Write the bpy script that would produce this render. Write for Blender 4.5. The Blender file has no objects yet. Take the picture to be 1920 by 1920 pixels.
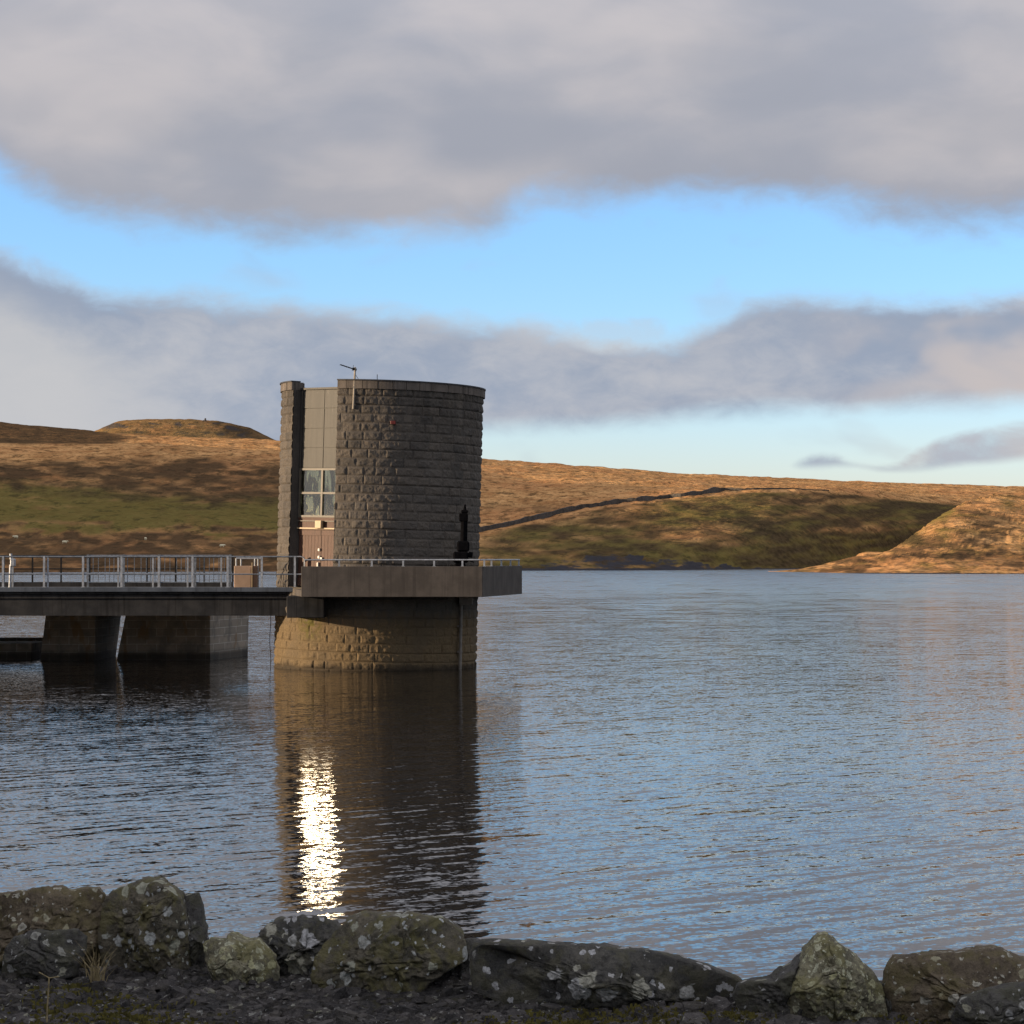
import bpy, bmesh, math, random
import numpy as np
from mathutils import Vector
random.seed(7)
C = bpy.context.scene.collection
SC = bpy.context.scene
R = math.radians

# ------------------------------------------------------------------ photo geometry
F = 4640.0          # focal length in photograph pixels (1920 wide)
H0 = 1047.0         # photograph row of the true horizon
ZC = 3.87           # eye height above the water
def at(px, py, Y):
    return ((px-960)/F*Y, Y, ZC+(H0-py)/F*Y)
SUN_AZ = math.atan2(-0.985, -0.174)     # from +Y towards +X
SUN_EL = R(8.4)
EXPO = .7; EK = 2**-EXPO

# ------------------------------------------------------------------ numpy noise
def _h(ix, iy, iz, seed):
    n = (ix*374761393 + iy*668265263 + iz*2147483647 + seed*974634777) & 0xffffffff
    n = ((n ^ (n >> 13)) * 1274126177) & 0xffffffff
    n = ((n ^ (n >> 16)) * 2246822519) & 0xffffffff
    return ((n ^ (n >> 15)) & 0xffffff)/float(0xffffff)
def vnoise(x, y, z=0.0, seed=0):
    x = np.asarray(x, float); y = np.asarray(y, float); z = np.asarray(z, float)+np.zeros_like(x)
    x0 = np.floor(x); y0 = np.floor(y); z0 = np.floor(z)
    fx, fy, fz = x-x0, y-y0, z-z0
    fx = fx*fx*(3-2*fx); fy = fy*fy*(3-2*fy); fz = fz*fz*(3-2*fz)
    ix, iy, iz = x0.astype(np.int64), y0.astype(np.int64), z0.astype(np.int64)
    r = 0
    for dx in (0, 1):
        for dy in (0, 1):
            for dz in (0, 1):
                w = (fx if dx else 1-fx)*(fy if dy else 1-fy)*(fz if dz else 1-fz)
                r = r + w*_h(ix+dx, iy+dy, iz+dz, seed)
    return r*2-1
def fbm(x, y, z=0.0, seed=0, oct=4, gain=.5):
    a, s, r = 1.0, 1.0, 0
    for i in range(oct):
        r = r + a*vnoise(np.asarray(x)*s, np.asarray(y)*s, np.asarray(z)*s, seed+i*17)
        a *= gain; s *= 2.03
    return r
def sst(a, b, x):
    t = np.clip((np.asarray(x, float)-a)/(b-a), 0, 1)
    return t*t*(3-2*t)

# ------------------------------------------------------------------ object helpers
def tag(o, label=None, cat=None, group=None, kind=None):
    if label: o['label'] = label
    if cat: o['category'] = cat
    if group: o['group'] = group
    if kind: o['kind'] = kind
    return o
def empty(name, loc, label, cat, group=None):
    o = bpy.data.objects.new(name, None); C.objects.link(o)
    o.location = loc; o.empty_display_size = .3
    return tag(o, label, cat, group)
def link_mesh(name, me, mat, parent=None, smooth=False):
    o = bpy.data.objects.new(name, me); C.objects.link(o)
    if mat: me.materials.append(mat)
    if smooth:
        me.polygons.foreach_set('use_smooth', [True]*len(me.polygons))
    if parent:
        o.parent = parent
        o.matrix_parent_inverse.identity()
        o.location = -Vector(parent.location)      # meshes are written in world coordinates
    return o
def mesh_np(name, V, Fc, mat, parent=None, smooth=False):
    me = bpy.data.meshes.new(name)
    me.from_pydata(np.asarray(V).tolist(), [], np.asarray(Fc).tolist() if isinstance(Fc, np.ndarray) else Fc)
    me.update()
    return link_mesh(name, me, mat, parent, smooth)
def grid_faces(nr, nc, off=0):
    i = np.arange(nr-1)[:, None]*nc + np.arange(nc-1)[None, :]
    f = np.stack([i, i+1, i+nc+1, i+nc], -1).reshape(-1, 4)
    return f+off

LEAN = 0.027
def lean(p):
    x, y, z = p
    return (x + LEAN*z, y, z - LEAN*(x-TCX))

class MB:
    """collects solids and links them as ONE mesh"""
    def __init__(self): self.v = []; self.f = []
    def poly(self, pts): 
        n = len(self.v); self.v += [tuple(p) for p in pts]; self.f.append(list(range(n, n+len(pts))))
    def hexa(self, b, t):
        """b, t: lists of n bottom and n top points (counter-clockwise from above)"""
        n = len(self.v); k = len(b)
        self.v += [tuple(p) for p in b]+[tuple(p) for p in t]
        self.f.append([n+i for i in reversed(range(k))]); self.f.append([n+k+i for i in range(k)])
        for i in range(k):
            j = (i+1) % k
            self.f.append([n+i, n+j, n+k+j, n+k+i])
    def prism(self, xy, z0, z1):
        self.hexa([(x, y, z0) for x, y in xy], [(x, y, z1) for x, y in xy])
    def box(self, x0, x1, y0, y1, z0, z1):
        self.prism([(x0, y0), (x1, y0), (x1, y1), (x0, y1)], z0, z1)
    def tube(self, a, b, r, n=8, r2=None):
        a, b = Vector(a), Vector(b); d = (b-a).normalized()
        u = d.orthogonal().normalized(); w = d.cross(u)
        r2 = r if r2 is None else r2
        ring = lambda c, rr: [c+(u*math.cos(2*math.pi*i/n)+w*math.sin(2*math.pi*i/n))*rr for i in range(n)]
        self.hexa(ring(a, r), ring(b, r2))
    def path(self, pts, r, n=8):
        for a, b in zip(pts[:-1], pts[1:]): self.tube(a, b, r, n)
    def frame(self, c, u, t, d0, d1, s0, s1, z0, z1, tr=None):
        """box in a local frame: centre c, outward u, sideways t"""
        P = lambda s, d, z: (c[0]+u[0]*d+t[0]*s, c[1]+u[1]*d+t[1]*s, z)
        b = [P(s0, d1, z0), P(s1, d1, z0), P(s1, d0, z0), P(s0, d0, z0)]
        q = [P(s0, d1, z1), P(s1, d1, z1), P(s1, d0, z1), P(s0, d0, z1)]
        if tr: b = [tr(p) for p in b]; q = [tr(p) for p in q]
        self.hexa(b, q)
    def build(self, name, mat, parent=None, bevel=0, tr=None):
        v = [tr(p) for p in self.v] if tr else self.v
        me = bpy.data.meshes.new(name); me.from_pydata(v, [], self.f); me.update()
        bm = bmesh.new(); bm.from_mesh(me)
        bmesh.ops.recalc_face_normals(bm, faces=bm.faces)
        if bevel:
            bmesh.ops.bevel(bm, geom=list(bm.edges), offset=bevel, segments=1, affect='EDGES', clamp_overlap=True)
        bm.to_mesh(me); bm.free()
        return link_mesh(name, me, mat, parent)

# ------------------------------------------------------------------ materials
class NT:
    def __init__(self, name):
        self.m = bpy.data.materials.new(name); self.m.use_nodes = True
        self.t = self.m.node_tree; self.t.nodes.clear()
        self.out = self.t.nodes.new('ShaderNodeOutputMaterial')
    def n(self, typ, **kw):
        nd = self.t.nodes.new(typ)
        for k, v in kw.items(): setattr(nd, k, v)
        return nd
    def l(self, a, b): self.t.links.new(a, b)
    def set(self, sock, v):
        if hasattr(v, 'is_linked') or isinstance(v, bpy.types.NodeSocket): self.l(v, sock)
        else: sock.default_value = v
    def math(self, op, a, b=0.0, c=None, clamp=False):
        nd = self.n('ShaderNodeMath', operation=op, use_clamp=clamp)
        self.set(nd.inputs[0], a); self.set(nd.inputs[1], b)
        if c is not None: self.set(nd.inputs[2], c)
        return nd.outputs[0]
    def vmath(self, op, a, b=(0, 0, 0), scale=None):
        nd = self.n('ShaderNodeVectorMath', operation=op)
        self.set(nd.inputs[0], a)
        if op != 'SCALE' and op != 'NORMALIZE': self.set(nd.inputs[1], b)
        if scale is not None: self.set(nd.inputs['Scale'], scale)
        return nd.outputs[0]
    def pos(self):
        return self.n('ShaderNodeNewGeometry').outputs['Position']
    def scaled(self, v, s, rot=(0, 0, 0)):
        nd = self.n('ShaderNodeMapping'); self.l(v, nd.inputs[0])
        nd.inputs['Scale'].default_value = s; nd.inputs['Rotation'].default_value = rot
        return nd.outputs[0]
    def noise(self, v, scale, detail=4, rough=.55, dist=0.0, out='Fac'):
        nd = self.n('ShaderNodeTexNoise'); self.l(v, nd.inputs['Vector'])
        nd.inputs['Scale'].default_value = scale; nd.inputs['Detail'].default_value = detail
        nd.inputs['Roughness'].default_value = rough; nd.inputs['Distortion'].default_value = dist
        return nd.outputs[out]
    def ramp(self, fac, a, b, interp='SMOOTHSTEP', lo=0.0, hi=1.0):
        nd = self.n('ShaderNodeMapRange', interpolation_type=interp)
        self.set(nd.inputs[0], fac)
        nd.inputs[1].default_value = a; nd.inputs[2].default_value = b
        nd.inputs[3].default_value = lo; nd.inputs[4].default_value = hi
        return nd.outputs[0]
    def mix(self, fac, a, b):
        nd = self.n('ShaderNodeMix', data_type='RGBA')
        self.set(nd.inputs[0], fac)
        for s, v in ((nd.inputs[6], a), (nd.inputs[7], b)):
            if isinstance(v, tuple): s.default_value = (v+(1,))[:4]
            else: self.l(v, s)
        return nd.outputs[2]
    def bsdf(self, color, rough=.8, metal=0.0, spec=.3, normal=None, **kw):
        p = self.n('ShaderNodeBsdfPrincipled')
        if isinstance(color, tuple): p.inputs['Base Color'].default_value = (color+(1,))[:4]
        else: self.l(color, p.inputs['Base Color'])
        self.set(p.inputs['Roughness'], rough); p.inputs['Metallic'].default_value = metal
        p.inputs['Specular IOR Level'].default_value = spec
        if normal is not None: self.l(normal, p.inputs['Normal'])
        for k, v in kw.items(): p.inputs[k].default_value = v
        self.l(p.outputs[0], self.out.inputs[0])
        return p
    def bump(self, h, strength, dist, normal=None):
        b = self.n('ShaderNodeBump'); b.inputs['Strength'].default_value = strength
        b.inputs['Distance'].default_value = dist; self.l(h, b.inputs['Height'])
        if normal is not None: self.l(normal, b.inputs['Normal'])
        return b.outputs[0]
    def sepz(self, v, k=2):
        s = self.n('ShaderNodeSeparateXYZ'); self.l(v, s.inputs[0]); return s.outputs[k]

def mat_simple(name, col, rough=.6, metal=0.0, var=.25, scale=6, spec=.3, bump=.0):
    t = NT(name); p = t.pos()
    f = t.noise(p, scale, 5, .6)
    c = t.mix(t.ramp(f, .3, .7), tuple(x*(1-var) for x in col), tuple(min(1, x*(1+var)) for x in col))
    nrm = t.bump(f, bump, .01) if bump else None
    t.bsdf(c, rough, metal, spec, nrm)
    return t.m

def mat_stone(name, ochre):
    """dark weathered gritstone; below top-water level the peaty water has stained it ochre"""
    t = NT(name); p = t.pos()
    big = t.noise(p, .8, 4, .6); fine = t.noise(p, 22, 5, .65)
    blk = t.n('ShaderNodeAttribute', attribute_name='block').outputs['Fac']
    c = t.mix(t.ramp(big, .3, .7), (.060, .055, .050), (.108, .096, .084))
    c = t.mix(t.ramp(blk, 0, 1, 'LINEAR'), c, t.mix(.85, c, (.116, .099, .082)))
    c = t.mix(t.math('MULTIPLY', t.ramp(fine, .35, .75), .45), c, (.030, .026, .023))
    streak = t.noise(t.scaled(p, (3, 3, .25)), 1.6, 4, .6)
    z = t.sepz(p)
    top = t.math('MULTIPLY', t.ramp(z, 6.5, 9.8), t.ramp(streak, .35, .65))
    c = t.mix(t.math('MULTIPLY', top, .55), c, (.026, .024, .023))
    if ochre:
        wob = t.math('ADD', z, t.math('MULTIPLY', streak, .9))
        lo = t.ramp(wob, 2.75, 1.9)
        oc = t.mix(t.ramp(fine, .3, .7), (.100, .070, .036), (.170, .122, .066))
        oc = t.mix(t.math('MULTIPLY', t.ramp(big, .4, .7), .6), oc, (.10, .076, .048))
        c = t.mix(t.math('MULTIPLY', lo, .9), c, oc)
        x = t.sepz(p, 0)
        mo = t.math('MULTIPLY', t.math('MULTIPLY', t.ramp(x, -7.6, -7.1), t.ramp(x, -6.4, -6.9)), t.ramp(wob, 1.2, 2.0))
        mo = t.math('MULTIPLY', mo, t.ramp(t.noise(p, 5, 4), .35, .6))
        c = t.mix(t.math('MULTIPLY', mo, .8), c, (.085, .08, .018))
        wet = t.ramp(t.math('ADD', z, t.math('MULTIPLY', t.noise(p, 2.5, 3), .35)), .46, .22)
        c = t.mix(t.math('MULTIPLY', wet, .75), c, (.02, .017, .014))
    nrm = t.bump(fine, .6, .02)
    t.bsdf(c, .9, 0, .2, nrm)
    return t.m

def mat_concrete(name, a, b, streak_col, bands=.5):
    t = NT(name); p = t.pos()
    n1 = t.noise(p, 1.7, 5, .6); n2 = t.noise(p, 30, 4, .6)
    st = t.noise(t.scaled(p, (4.5, 4.5, .12)), 1.5, 5, .65)
    c = t.mix(t.ramp(n1, .3, .7), a, b)
    c = t.mix(t.math('MULTIPLY', t.ramp(st, .48, .68), bands), c, streak_col)
    c = t.mix(t.math('MULTIPLY', t.ramp(n2, .5, .8), .3), c, tuple(x*.5 for x in a))
    t.bsdf(c, .9, 0, .2, t.bump(n2, .35, .01))
    return t.m

def mat_rock(name, dark, light, lichen, moss, lich_amt=.5, moss_amt=.4, spot=9.0):
    t = NT(name); p = t.pos()
    n1 = t.noise(p, 7, 6, .65); n2 = t.noise(p, 45, 5, .7); n3 = t.noise(p, 160, 3, .6)
    c = t.mix(t.ramp(n1, .3, .7), dark, light)
    c = t.mix(t.math('MULTIPLY', t.ramp(n2, .45, .7), .65), c, tuple(x*.35 for x in dark))
    c = t.mix(t.math('MULTIPLY', t.ramp(n3, .55, .75), .4), c, tuple(min(1, x*1.7) for x in light))
    up = t.sepz(t.n('ShaderNodeNewGeometry').outputs['Normal'])
    m = t.math('MULTIPLY', t.ramp(t.noise(p, 11, 5, .65), .46, .6), moss_amt)
    c = t.mix(m, c, moss)
    wv = t.vmath('ADD', p, t.vmath('SCALE', t.noise(p, 26, 3, out='Color'), scale=.05))
    vo = t.n('ShaderNodeTexVoronoi', feature='F1'); t.l(wv, vo.inputs['Vector']); vo.inputs['Scale'].default_value = spot
    vo2 = t.n('ShaderNodeTexVoronoi', feature='F1'); t.l(wv, vo2.inputs['Vector']); vo2.inputs['Scale'].default_value = spot*2.7
    sel = t.sepz(vo.outputs['Color'], 0)
    sel2 = t.sepz(vo2.outputs['Color'], 1)
    r1 = t.math('MULTIPLY', t.ramp(vo.outputs['Distance'], .46, .38), t.math('GREATER_THAN', sel, 1-lich_amt))
    r2 = t.math('MULTIPLY', t.ramp(vo2.outputs['Distance'], .42, .34), t.math('GREATER_THAN', sel2, 1-lich_amt*.45))
    core = t.ramp(vo.outputs['Distance'], .12, .3, lo=.55, hi=1.0)
    lc = t.mix(t.ramp(n2, .35, .7), tuple(x*.55 for x in lichen), lichen)
    lc = t.mix(t.ramp(sel, 1-lich_amt, 1), lc, tuple(x*y for x, y in zip(lichen, (.62, .6, .46))))
    mk = t.math('MULTIPLY', t.math('MAXIMUM', t.math('MULTIPLY', r1, core), r2), t.ramp(n2, .28, .5, lo=.35, hi=.95))
    c = t.mix(mk, c, lc)
    h = t.math('ADD', t.math('MULTIPLY', n1, 1.0), t.math('MULTIPLY', n2, .45))
    nrm = t.bump(h, .9, .035)
    nrm = t.bump(n3, .6, .006, nrm)
    t.bsdf(c, .93, 0, .2, nrm)
    return t.m

def mat_terrain():
    t = NT('moorland'); p = t.pos()
    zn = t.n('ShaderNodeAttribute', attribute_name='zone')
    sp = t.n('ShaderNodeSeparateColor'); t.l(zn.outputs['Color'], sp.inputs[0])
    gr, he, sh = sp.outputs[0], sp.outputs[1], sp.outputs[2]
    big = t.noise(t.scaled(p, (1, .35, 2)), .013, 5, .6)
    mid = t.noise(t.scaled(p, (1, .5, 1)), .07, 5, .65)
    tus = t.noise(t.scaled(p, (1, .4, 1)), .17, 4, .7)
    fin = t.noise(t.scaled(p, (1, .45, 1)), .38, 5, .7)
    c = t.mix(t.ramp(mid, .35, .65), (.40, .200, .080), (.64, .355, .150))
    c = t.mix(t.math('MULTIPLY', t.ramp(big, .45, .65), .5), c, (.46, .205, .088))
    c = t.mix(t.math('MULTIPLY', t.ramp(fin, .5, .66), .70), c, (.105, .065, .028))
    c = t.mix(t.math('MULTIPLY', t.ramp(fin, .47, .3), .45), c, (.62, .41, .19))
    c = t.mix(t.math('MULTIPLY', t.ramp(tus, .5, .62), .55), c, (.13, .078, .034))
    g2 = t.ramp(t.math('ADD', gr, t.math('MULTIPLY', t.math('ADD', t.math('MULTIPLY', t.math('SUBTRACT', mid, .5), .8), t.math('MULTIPLY', t.math('SUBTRACT', tus, .5), 1.0)))), .12, .85)
    gc = t.mix(t.ramp(fin, .35, .65), (.082, .080, .022), (.145, .132, .040))
    c = t.mix(t.math('MULTIPLY', g2, .85), c, gc)
    h2 = t.ramp(t.math('ADD', he, t.math('MULTIPLY', t.math('ADD', t.math('MULTIPLY', t.math('SUBTRACT', mid, .5), .9), t.math('MULTIPLY', t.math('SUBTRACT', tus, .5), 1.1)))), .10, .90)
    hc = t.mix(t.ramp(fin, .35, .65), (.038, .028, .019), (.085, .058, .034))
    c = t.mix(t.math('MULTIPLY', h2, .9), c, hc)
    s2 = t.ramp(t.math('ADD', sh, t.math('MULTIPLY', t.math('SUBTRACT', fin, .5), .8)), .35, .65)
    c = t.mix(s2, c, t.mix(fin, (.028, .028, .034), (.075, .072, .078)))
    c = t.mix(t.math('MULTIPLY', t.ramp(tus, .54, .66), .5), c, (.045, .034, .020))
    # tufts stand up and catch a low sun: break up the shading normal
    nv = t.vmath('SUBTRACT', t.noise(t.scaled(p, (1, .6, 1)), .55, 4, .7, out='Color'), (.5, .5, .5))
    nv2 = t.vmath('SUBTRACT', t.noise(p, .11, 3, .6, out='Color'), (.5, .5, .5))
    nn = t.n('ShaderNodeNewGeometry').outputs['Normal']
    nn = t.vmath('ADD', nn, t.vmath('SCALE', nv, scale=2.2))
    nn = t.vmath('ADD', nn, t.vmath('SCALE', nv2, scale=1.2))
    nn = t.vmath('NORMALIZE', nn)
    t.bsdf(c, 1.0, 0, 0.0, nn)
    return t.m

def mat_water():
    t = NT('reservoir_water'); p = t.pos()
    def slopes(scale, stretch, ang, det=2, rough=.5):
        # crests run along `ang`: squeeze the coordinate along them
        m = t.scaled(p, (1, 1, 1), (0, 0, -ang))
        m = t.scaled(m, (stretch, 1, 1))
        c = t.noise(m, scale, det, rough, out='Color')
        return t.vmath('SUBTRACT', c, (.5, .5, .5))
    gust = t.ramp(t.noise(t.scaled(p, (1, .5, 1), (0, 0, R(20))), .022, 3, .6), .35, .65, lo=.62, hi=1.05)
    y = t.sepz(p, 1)
    near = t.ramp(y, 75, 26, lo=0.0, hi=1.0)
    s1 = slopes(2.7, .22, R(40), 2, .5)
    s2 = slopes(6.5, .4, R(30), 2, .5)
    s3 = slopes(1.0, .45, R(25), 2, .5)
    s4 = slopes(17, .6, R(15), 2, .5)
    def slope_vec(s, ang, along, across):
        # s.x -> tilt across the crests, s.y -> tilt along them
        sp = t.n('ShaderNodeSeparateXYZ'); t.l(s, sp.inputs[0])
        ca, sa = math.cos(ang), math.sin(ang)
        v = t.n('ShaderNodeCombineXYZ')
        t.l(t.math('ADD', t.math('MULTIPLY', sp.outputs[0], -sa*across), t.math('MULTIPLY', sp.outputs[1], ca*along)), v.inputs[0])
        t.l(t.math('ADD', t.math('MULTIPLY', sp.outputs[0], ca*across), t.math('MULTIPLY', sp.outputs[1], sa*along)), v.inputs[1])
        return v.outputs[0]
    a = slope_vec(s1, R(38), .04, WAVE[0])
    a = t.vmath('SCALE', a, scale=t.math('ADD', .35, near))
    b = slope_vec(s2, R(25), .07, WAVE[1])
    c = slope_vec(s3, R(30), .03, WAVE[2])
    d = slope_vec(s4, R(15), .06, WAVE[3])
    tot = t.vmath('ADD', t.vmath('ADD', a, b), t.vmath('ADD', c, d))
    def train(ang, lam, amp, wob, seed):
        sp = t.n('ShaderNodeSeparateXYZ'); t.l(p, sp.inputs[0])
        ca, sa = math.cos(ang), math.sin(ang)
        q = t.math('ADD', t.math('MULTIPLY', sp.outputs[0], -sa), t.math('MULTIPLY', sp.outputs[1], ca))
        off = t.vmath('ADD', t.scaled(p, (1, 1, 1), (0, 0, -ang)), (seed, seed, 0))
        w = t.noise(t.scaled(off, (.30, .8, 1)), 1.0, 2, .5)
        ph = t.math('ADD', t.math('MULTIPLY', q, 2*math.pi/lam), t.math('MULTIPLY', w, wob))
        am = t.ramp(t.noise(t.scaled(off, (.22, .5, 1)), .9, 2, .5), .35, .65, lo=.25, hi=1.0)
        sl = t.math('MULTIPLY', t.math('MULTIPLY', t.math('SINE', ph), am), amp)
        v = t.n('ShaderNodeCombineXYZ'); t.l(t.math('MULTIPLY', sl, -sa), v.inputs[0]); t.l(t.math('MULTIPLY', sl, ca), v.inputs[1])
        return v.outputs[0]
    tr = t.vmath('ADD', train(R(45), .56, TRAIN[0], 9.0, 3.1), train(R(30), .35, TRAIN[1], 8.0, 17.7))
    tr = t.vmath('SCALE', tr, scale=t.math('ADD', .25, near))
    tot = t.vmath('ADD', tot, tr)
    s5 = slopes(.16, .5, R(20), 3, .6); s6 = slopes(.55, .5, R(20), 2, .6)
    farw = t.ramp(y, 70, 220)
    tot = t.vmath('ADD', tot, t.vmath('SCALE', t.vmath('ADD', slope_vec(s5, R(20), .03, .12), slope_vec(s6, R(20), .06, .22)), scale=farw))
    tot = t.vmath('SCALE', tot, scale=t.math('MULTIPLY', gust, t.math('ADD', t.ramp(y, 45, 90, lo=1.0, hi=1.5), t.ramp(y, 90, 330, lo=0.0, hi=.1))))
    n = t.vmath('NORMALIZE', t.vmath('ADD', tot, (0, 0, 1)))
    cat_ = t.noise(t.scaled(p, (1, .35, 1), (0, 0, R(15))), .09, 4, .65)     # cat's paws
    cat2 = t.noise(t.scaled(p, (1, .25, 1)), .5, 3, .6)
    far_ = t.ramp(y, 60, 420)
    ROUGH = t.math('ADD', .03, t.math('MULTIPLY', far_, t.math('ADD', t.ramp(cat_, .3, .7, lo=.07, hi=.2), t.math('MULTIPLY', t.math('SUBTRACT', cat2, .5), .22))))
    t.bsdf((.006, .0055, .005), ROUGH, 0, .9, n, IOR=1.333)
    return t.m
WAVE = (.16, .30, .15, .32)
TRAIN = (.050, .030)

# ------------------------------------------------------------------ world: Nishita sky + cloud decks by direction
def build_world():
    w = bpy.data.worlds.new('World'); SC.world = w; w.use_nodes = True
    t = NT.__new__(NT); t.m = w; t.t = w.node_tree; t.t.nodes.clear()
    out = t.n('ShaderNodeOutputWorld'); bg = t.n('ShaderNodeBackground')
    sky = t.n('ShaderNodeTexSky', sky_type='NISHITA'); sky.sun_disc = False
    sky.sun_elevation = SUN_EL; sky.sun_rotation = SUN_AZ % (2*math.pi)
    sky.altitude = 300; sky.air_density = 1.0; sky.dust_density = .6; sky.ozone_density = 2.5
    d = t.n('ShaderNodeTexCoord').outputs['Generated']
    sx = t.n('ShaderNodeSeparateXYZ'); t.l(d, sx.inputs[0])
    U = t.math('MULTIPLY', t.math('ARCTAN2', sx.outputs[0], sx.outputs[1]), 180/math.pi)
    V = t.math('MULTIPLY', t.math('ARCSINE', sx.outputs[2]), 180/math.pi)
    Va = t.math('ABSOLUTE', V)
    uv = t.n('ShaderNodeCombineXYZ'); t.l(U, uv.inputs[0]); t.l(V, uv.inputs[1])
    uv = uv.outputs[0]
    U0, U1, VM = -16.0, 16.0, 12.0
    un = t.ramp(U, U0, U1, 'LINEAR')
    def deg(px, py): return (math.degrees(math.atan((px-960)/F)), math.degrees(math.atan((H0-py)/F)))
    def edge(pts):
        fc = t.n('ShaderNodeFloatCurve'); cv = fc.mapping.curves[0]
        fc.mapping.use_clip = False
        P = [deg(*q) for q in pts]
        P = [((u-U0)/(U1-U0), v/VM) for u, v in P]
        P = [(0.0, P[0][1])]+P+[(1.0, P[-1][1])]
        while len(cv.points) < len(P): cv.points.new(.5, .5)
        for k, (a, b) in enumerate(P):
            cv.points[k].location = (a, b); cv.points[k].handle_type = 'AUTO'
        fc.mapping.update()
        t.l(un, fc.inputs['Value'])
        return t.math('MULTIPLY', fc.outputs[0], VM)
    nA = t.math('SUBTRACT', t.noise(t.scaled(uv, (.45, 1.0, 1)), .55, 6, .55, .3), .5)
    nB = t.math('SUBTRACT', t.noise(t.scaled(uv, (.55, 1.0, 1)), 1.5, 6, .62, .3), .5)
    nC = t.noise(t.scaled(uv, (.40, .9, 1)), .26, 3, .45, .3)
    nD = t.noise(t.scaled(uv, (.45, .9, 1)), .62, 3.5, .48, .3)
    def wob(e, a, b):
        e = t.math('ADD', e, t.math('MULTIPLY', nA, a)); return t.math('ADD', e, t.math('MULTIPLY', nB, b))
    # big deck: everything above this edge
    e1 = wob(edge([(-60, 320), (60, 375), (190, 425), (380, 448), (600, 455), (800, 455), (915, 440), (985, 398), (1150, 385), (1330, 380), (1500, 388), (1650, 425), (1920, 445)]), 1.1, .95)
    m1 = t.ramp(t.math('SUBTRACT', V, e1), -.40, .85)
    # middle deck: between two edges
    e2 = wob(edge([(-60, 455), (0, 468), (90, 505), (170, 532), (300, 548), (520, 560), (700, 572), (850, 585), (1000, 600), (1130, 618), (1260, 626), (1330, 600), (1420, 560), (1600, 555), (1850, 552), (1980, 540)]), .7, .8)
    e3 = wob(edge([(-60, 900), (480, 880), (600, 815), (950, 815), (1200, 800), (1330, 786), (1600, 782), (1800, 775), (1980, 765)]), .5, .35)
    m2 = t.math('MULTIPLY', t.ramp(t.math('SUBTRACT', e2, V), -.22, .62), t.ramp(t.math('SUBTRACT', V, e3), -.18, .5))
    # low scraps at the right
    e4 = wob(edge([(900, 990), (1450, 950), (1480, 868), (1545, 846), (1600, 862), (1650, 868), (1730, 838), (1820, 806), (1980, 785)]), .25, .3)
    e5 = wob(edge([(900, 860), (1450, 860), (1500, 880), (1600, 880), (1660, 890), (1750, 886), (1820, 880), (1980, 865)]), .2, .2)
    m3 = t.math('MULTIPLY', t.ramp(t.math('SUBTRACT', e4, V), -.05, .25), t.ramp(t.math('SUBTRACT', V, e5), -.05, .2))
    m3 = t.math('MULTIPLY', m3, t.ramp(nB, -.25, .2, lo=.45, hi=1.0))
    wisp = t.math('MULTIPLY', t.ramp(nD, .56, .74), .35)
    m = t.math('MAXIMUM', t.math('MAXIMUM', m1, m2), t.math('MAXIMUM', m3, wisp))
    # clear air
    clear = t.vmath('SCALE', sky.outputs[0], scale=SKYK)
    tint = t.n('ShaderNodeMix', data_type='RGBA', blend_type='MULTIPLY'); tint.inputs[0].default_value = 1
    t.l(clear, tint.inputs[6])
    tg = t.mix(t.ramp(V, .5, 7.0), (1.13, 1.13, 1.60), (.90, 1.08, 1.45))
    t.l(tg, tint.inputs[7])
    clear = tint.outputs[2]
    # cloud tones
    warm, mid_, cool = (.535, .51, .53), (.375, .392, .455), (.285, .335, .43)
    c1 = t.mix(t.ramp(t.math('ADD', nC, t.math('MULTIPLY', nA, .35)), .38, .64), mid_, warm)
    c1 = t.mix(t.math('MULTIPLY', t.ramp(nD, .60, .36), .35), c1, (.34, .36, .42))
    under = t.ramp(t.math('SUBTRACT', V, e1), 1.5, .1)
    under = t.math('MULTIPLY', under, t.ramp(U, 5, 10, lo=.35, hi=.9))
    c1 = t.mix(under, c1, (.33, .35, .42))
    c2 = t.mix(t.ramp(t.math('ADD', nC, t.math('MULTIPLY', nB, .4)), .36, .66), cool, (.44, .455, .50))
    lowm = t.ramp(t.math('SUBTRACT', e2, V), .5, 2.0)
    left = t.ramp(U, -6, -11)
    c2 = t.mix(t.math('MULTIPLY', t.math('MULTIPLY', lowm, left), .8), c2, (.51, .51, .52))
    c2 = t.mix(t.math('MULTIPLY', t.ramp(U, 6, 11), t.ramp(nD, .4, .6)), c2, (.50, .46, .46))
    topl = t.ramp(t.math('SUBTRACT', e2, V), .55, .1)
    c2 = t.mix(t.math('MULTIPLY', topl, .4), c2, (.55, .55, .58))
    pu = t.math('SUBTRACT', U, deg(1170, 628)[0]); pv = t.math('SUBTRACT', V, deg(1170, 628)[1])
    pd = t.math('ADD', t.math('POWER', t.math('DIVIDE', pu, 1.35), 2.0), t.math('POWER', t.math('DIVIDE', pv, .42), 2.0))
    puff = t.ramp(t.math('ADD', pd, t.math('MULTIPLY', nB, 3.2)), 1.4, .1)
    m = t.math('MAXIMUM', m, t.math('MULTIPLY', puff, .35))
    c2 = t.mix(t.math('MULTIPLY', puff, .8), c2, (.52, .50, .50))
    isup = t.ramp(t.math('SUBTRACT', V, t.math('MULTIPLY', t.math('ADD', e1, e2), .5)), -.1, .1)
    c1 = t.vmath('SCALE', c1, scale=t.ramp(V, 9, 24, lo=1.0, hi=1.6))
    c2 = t.vmath('SCALE', c2, scale=1.13)
    cc = t.mix(isup, c2, c1)
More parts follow.
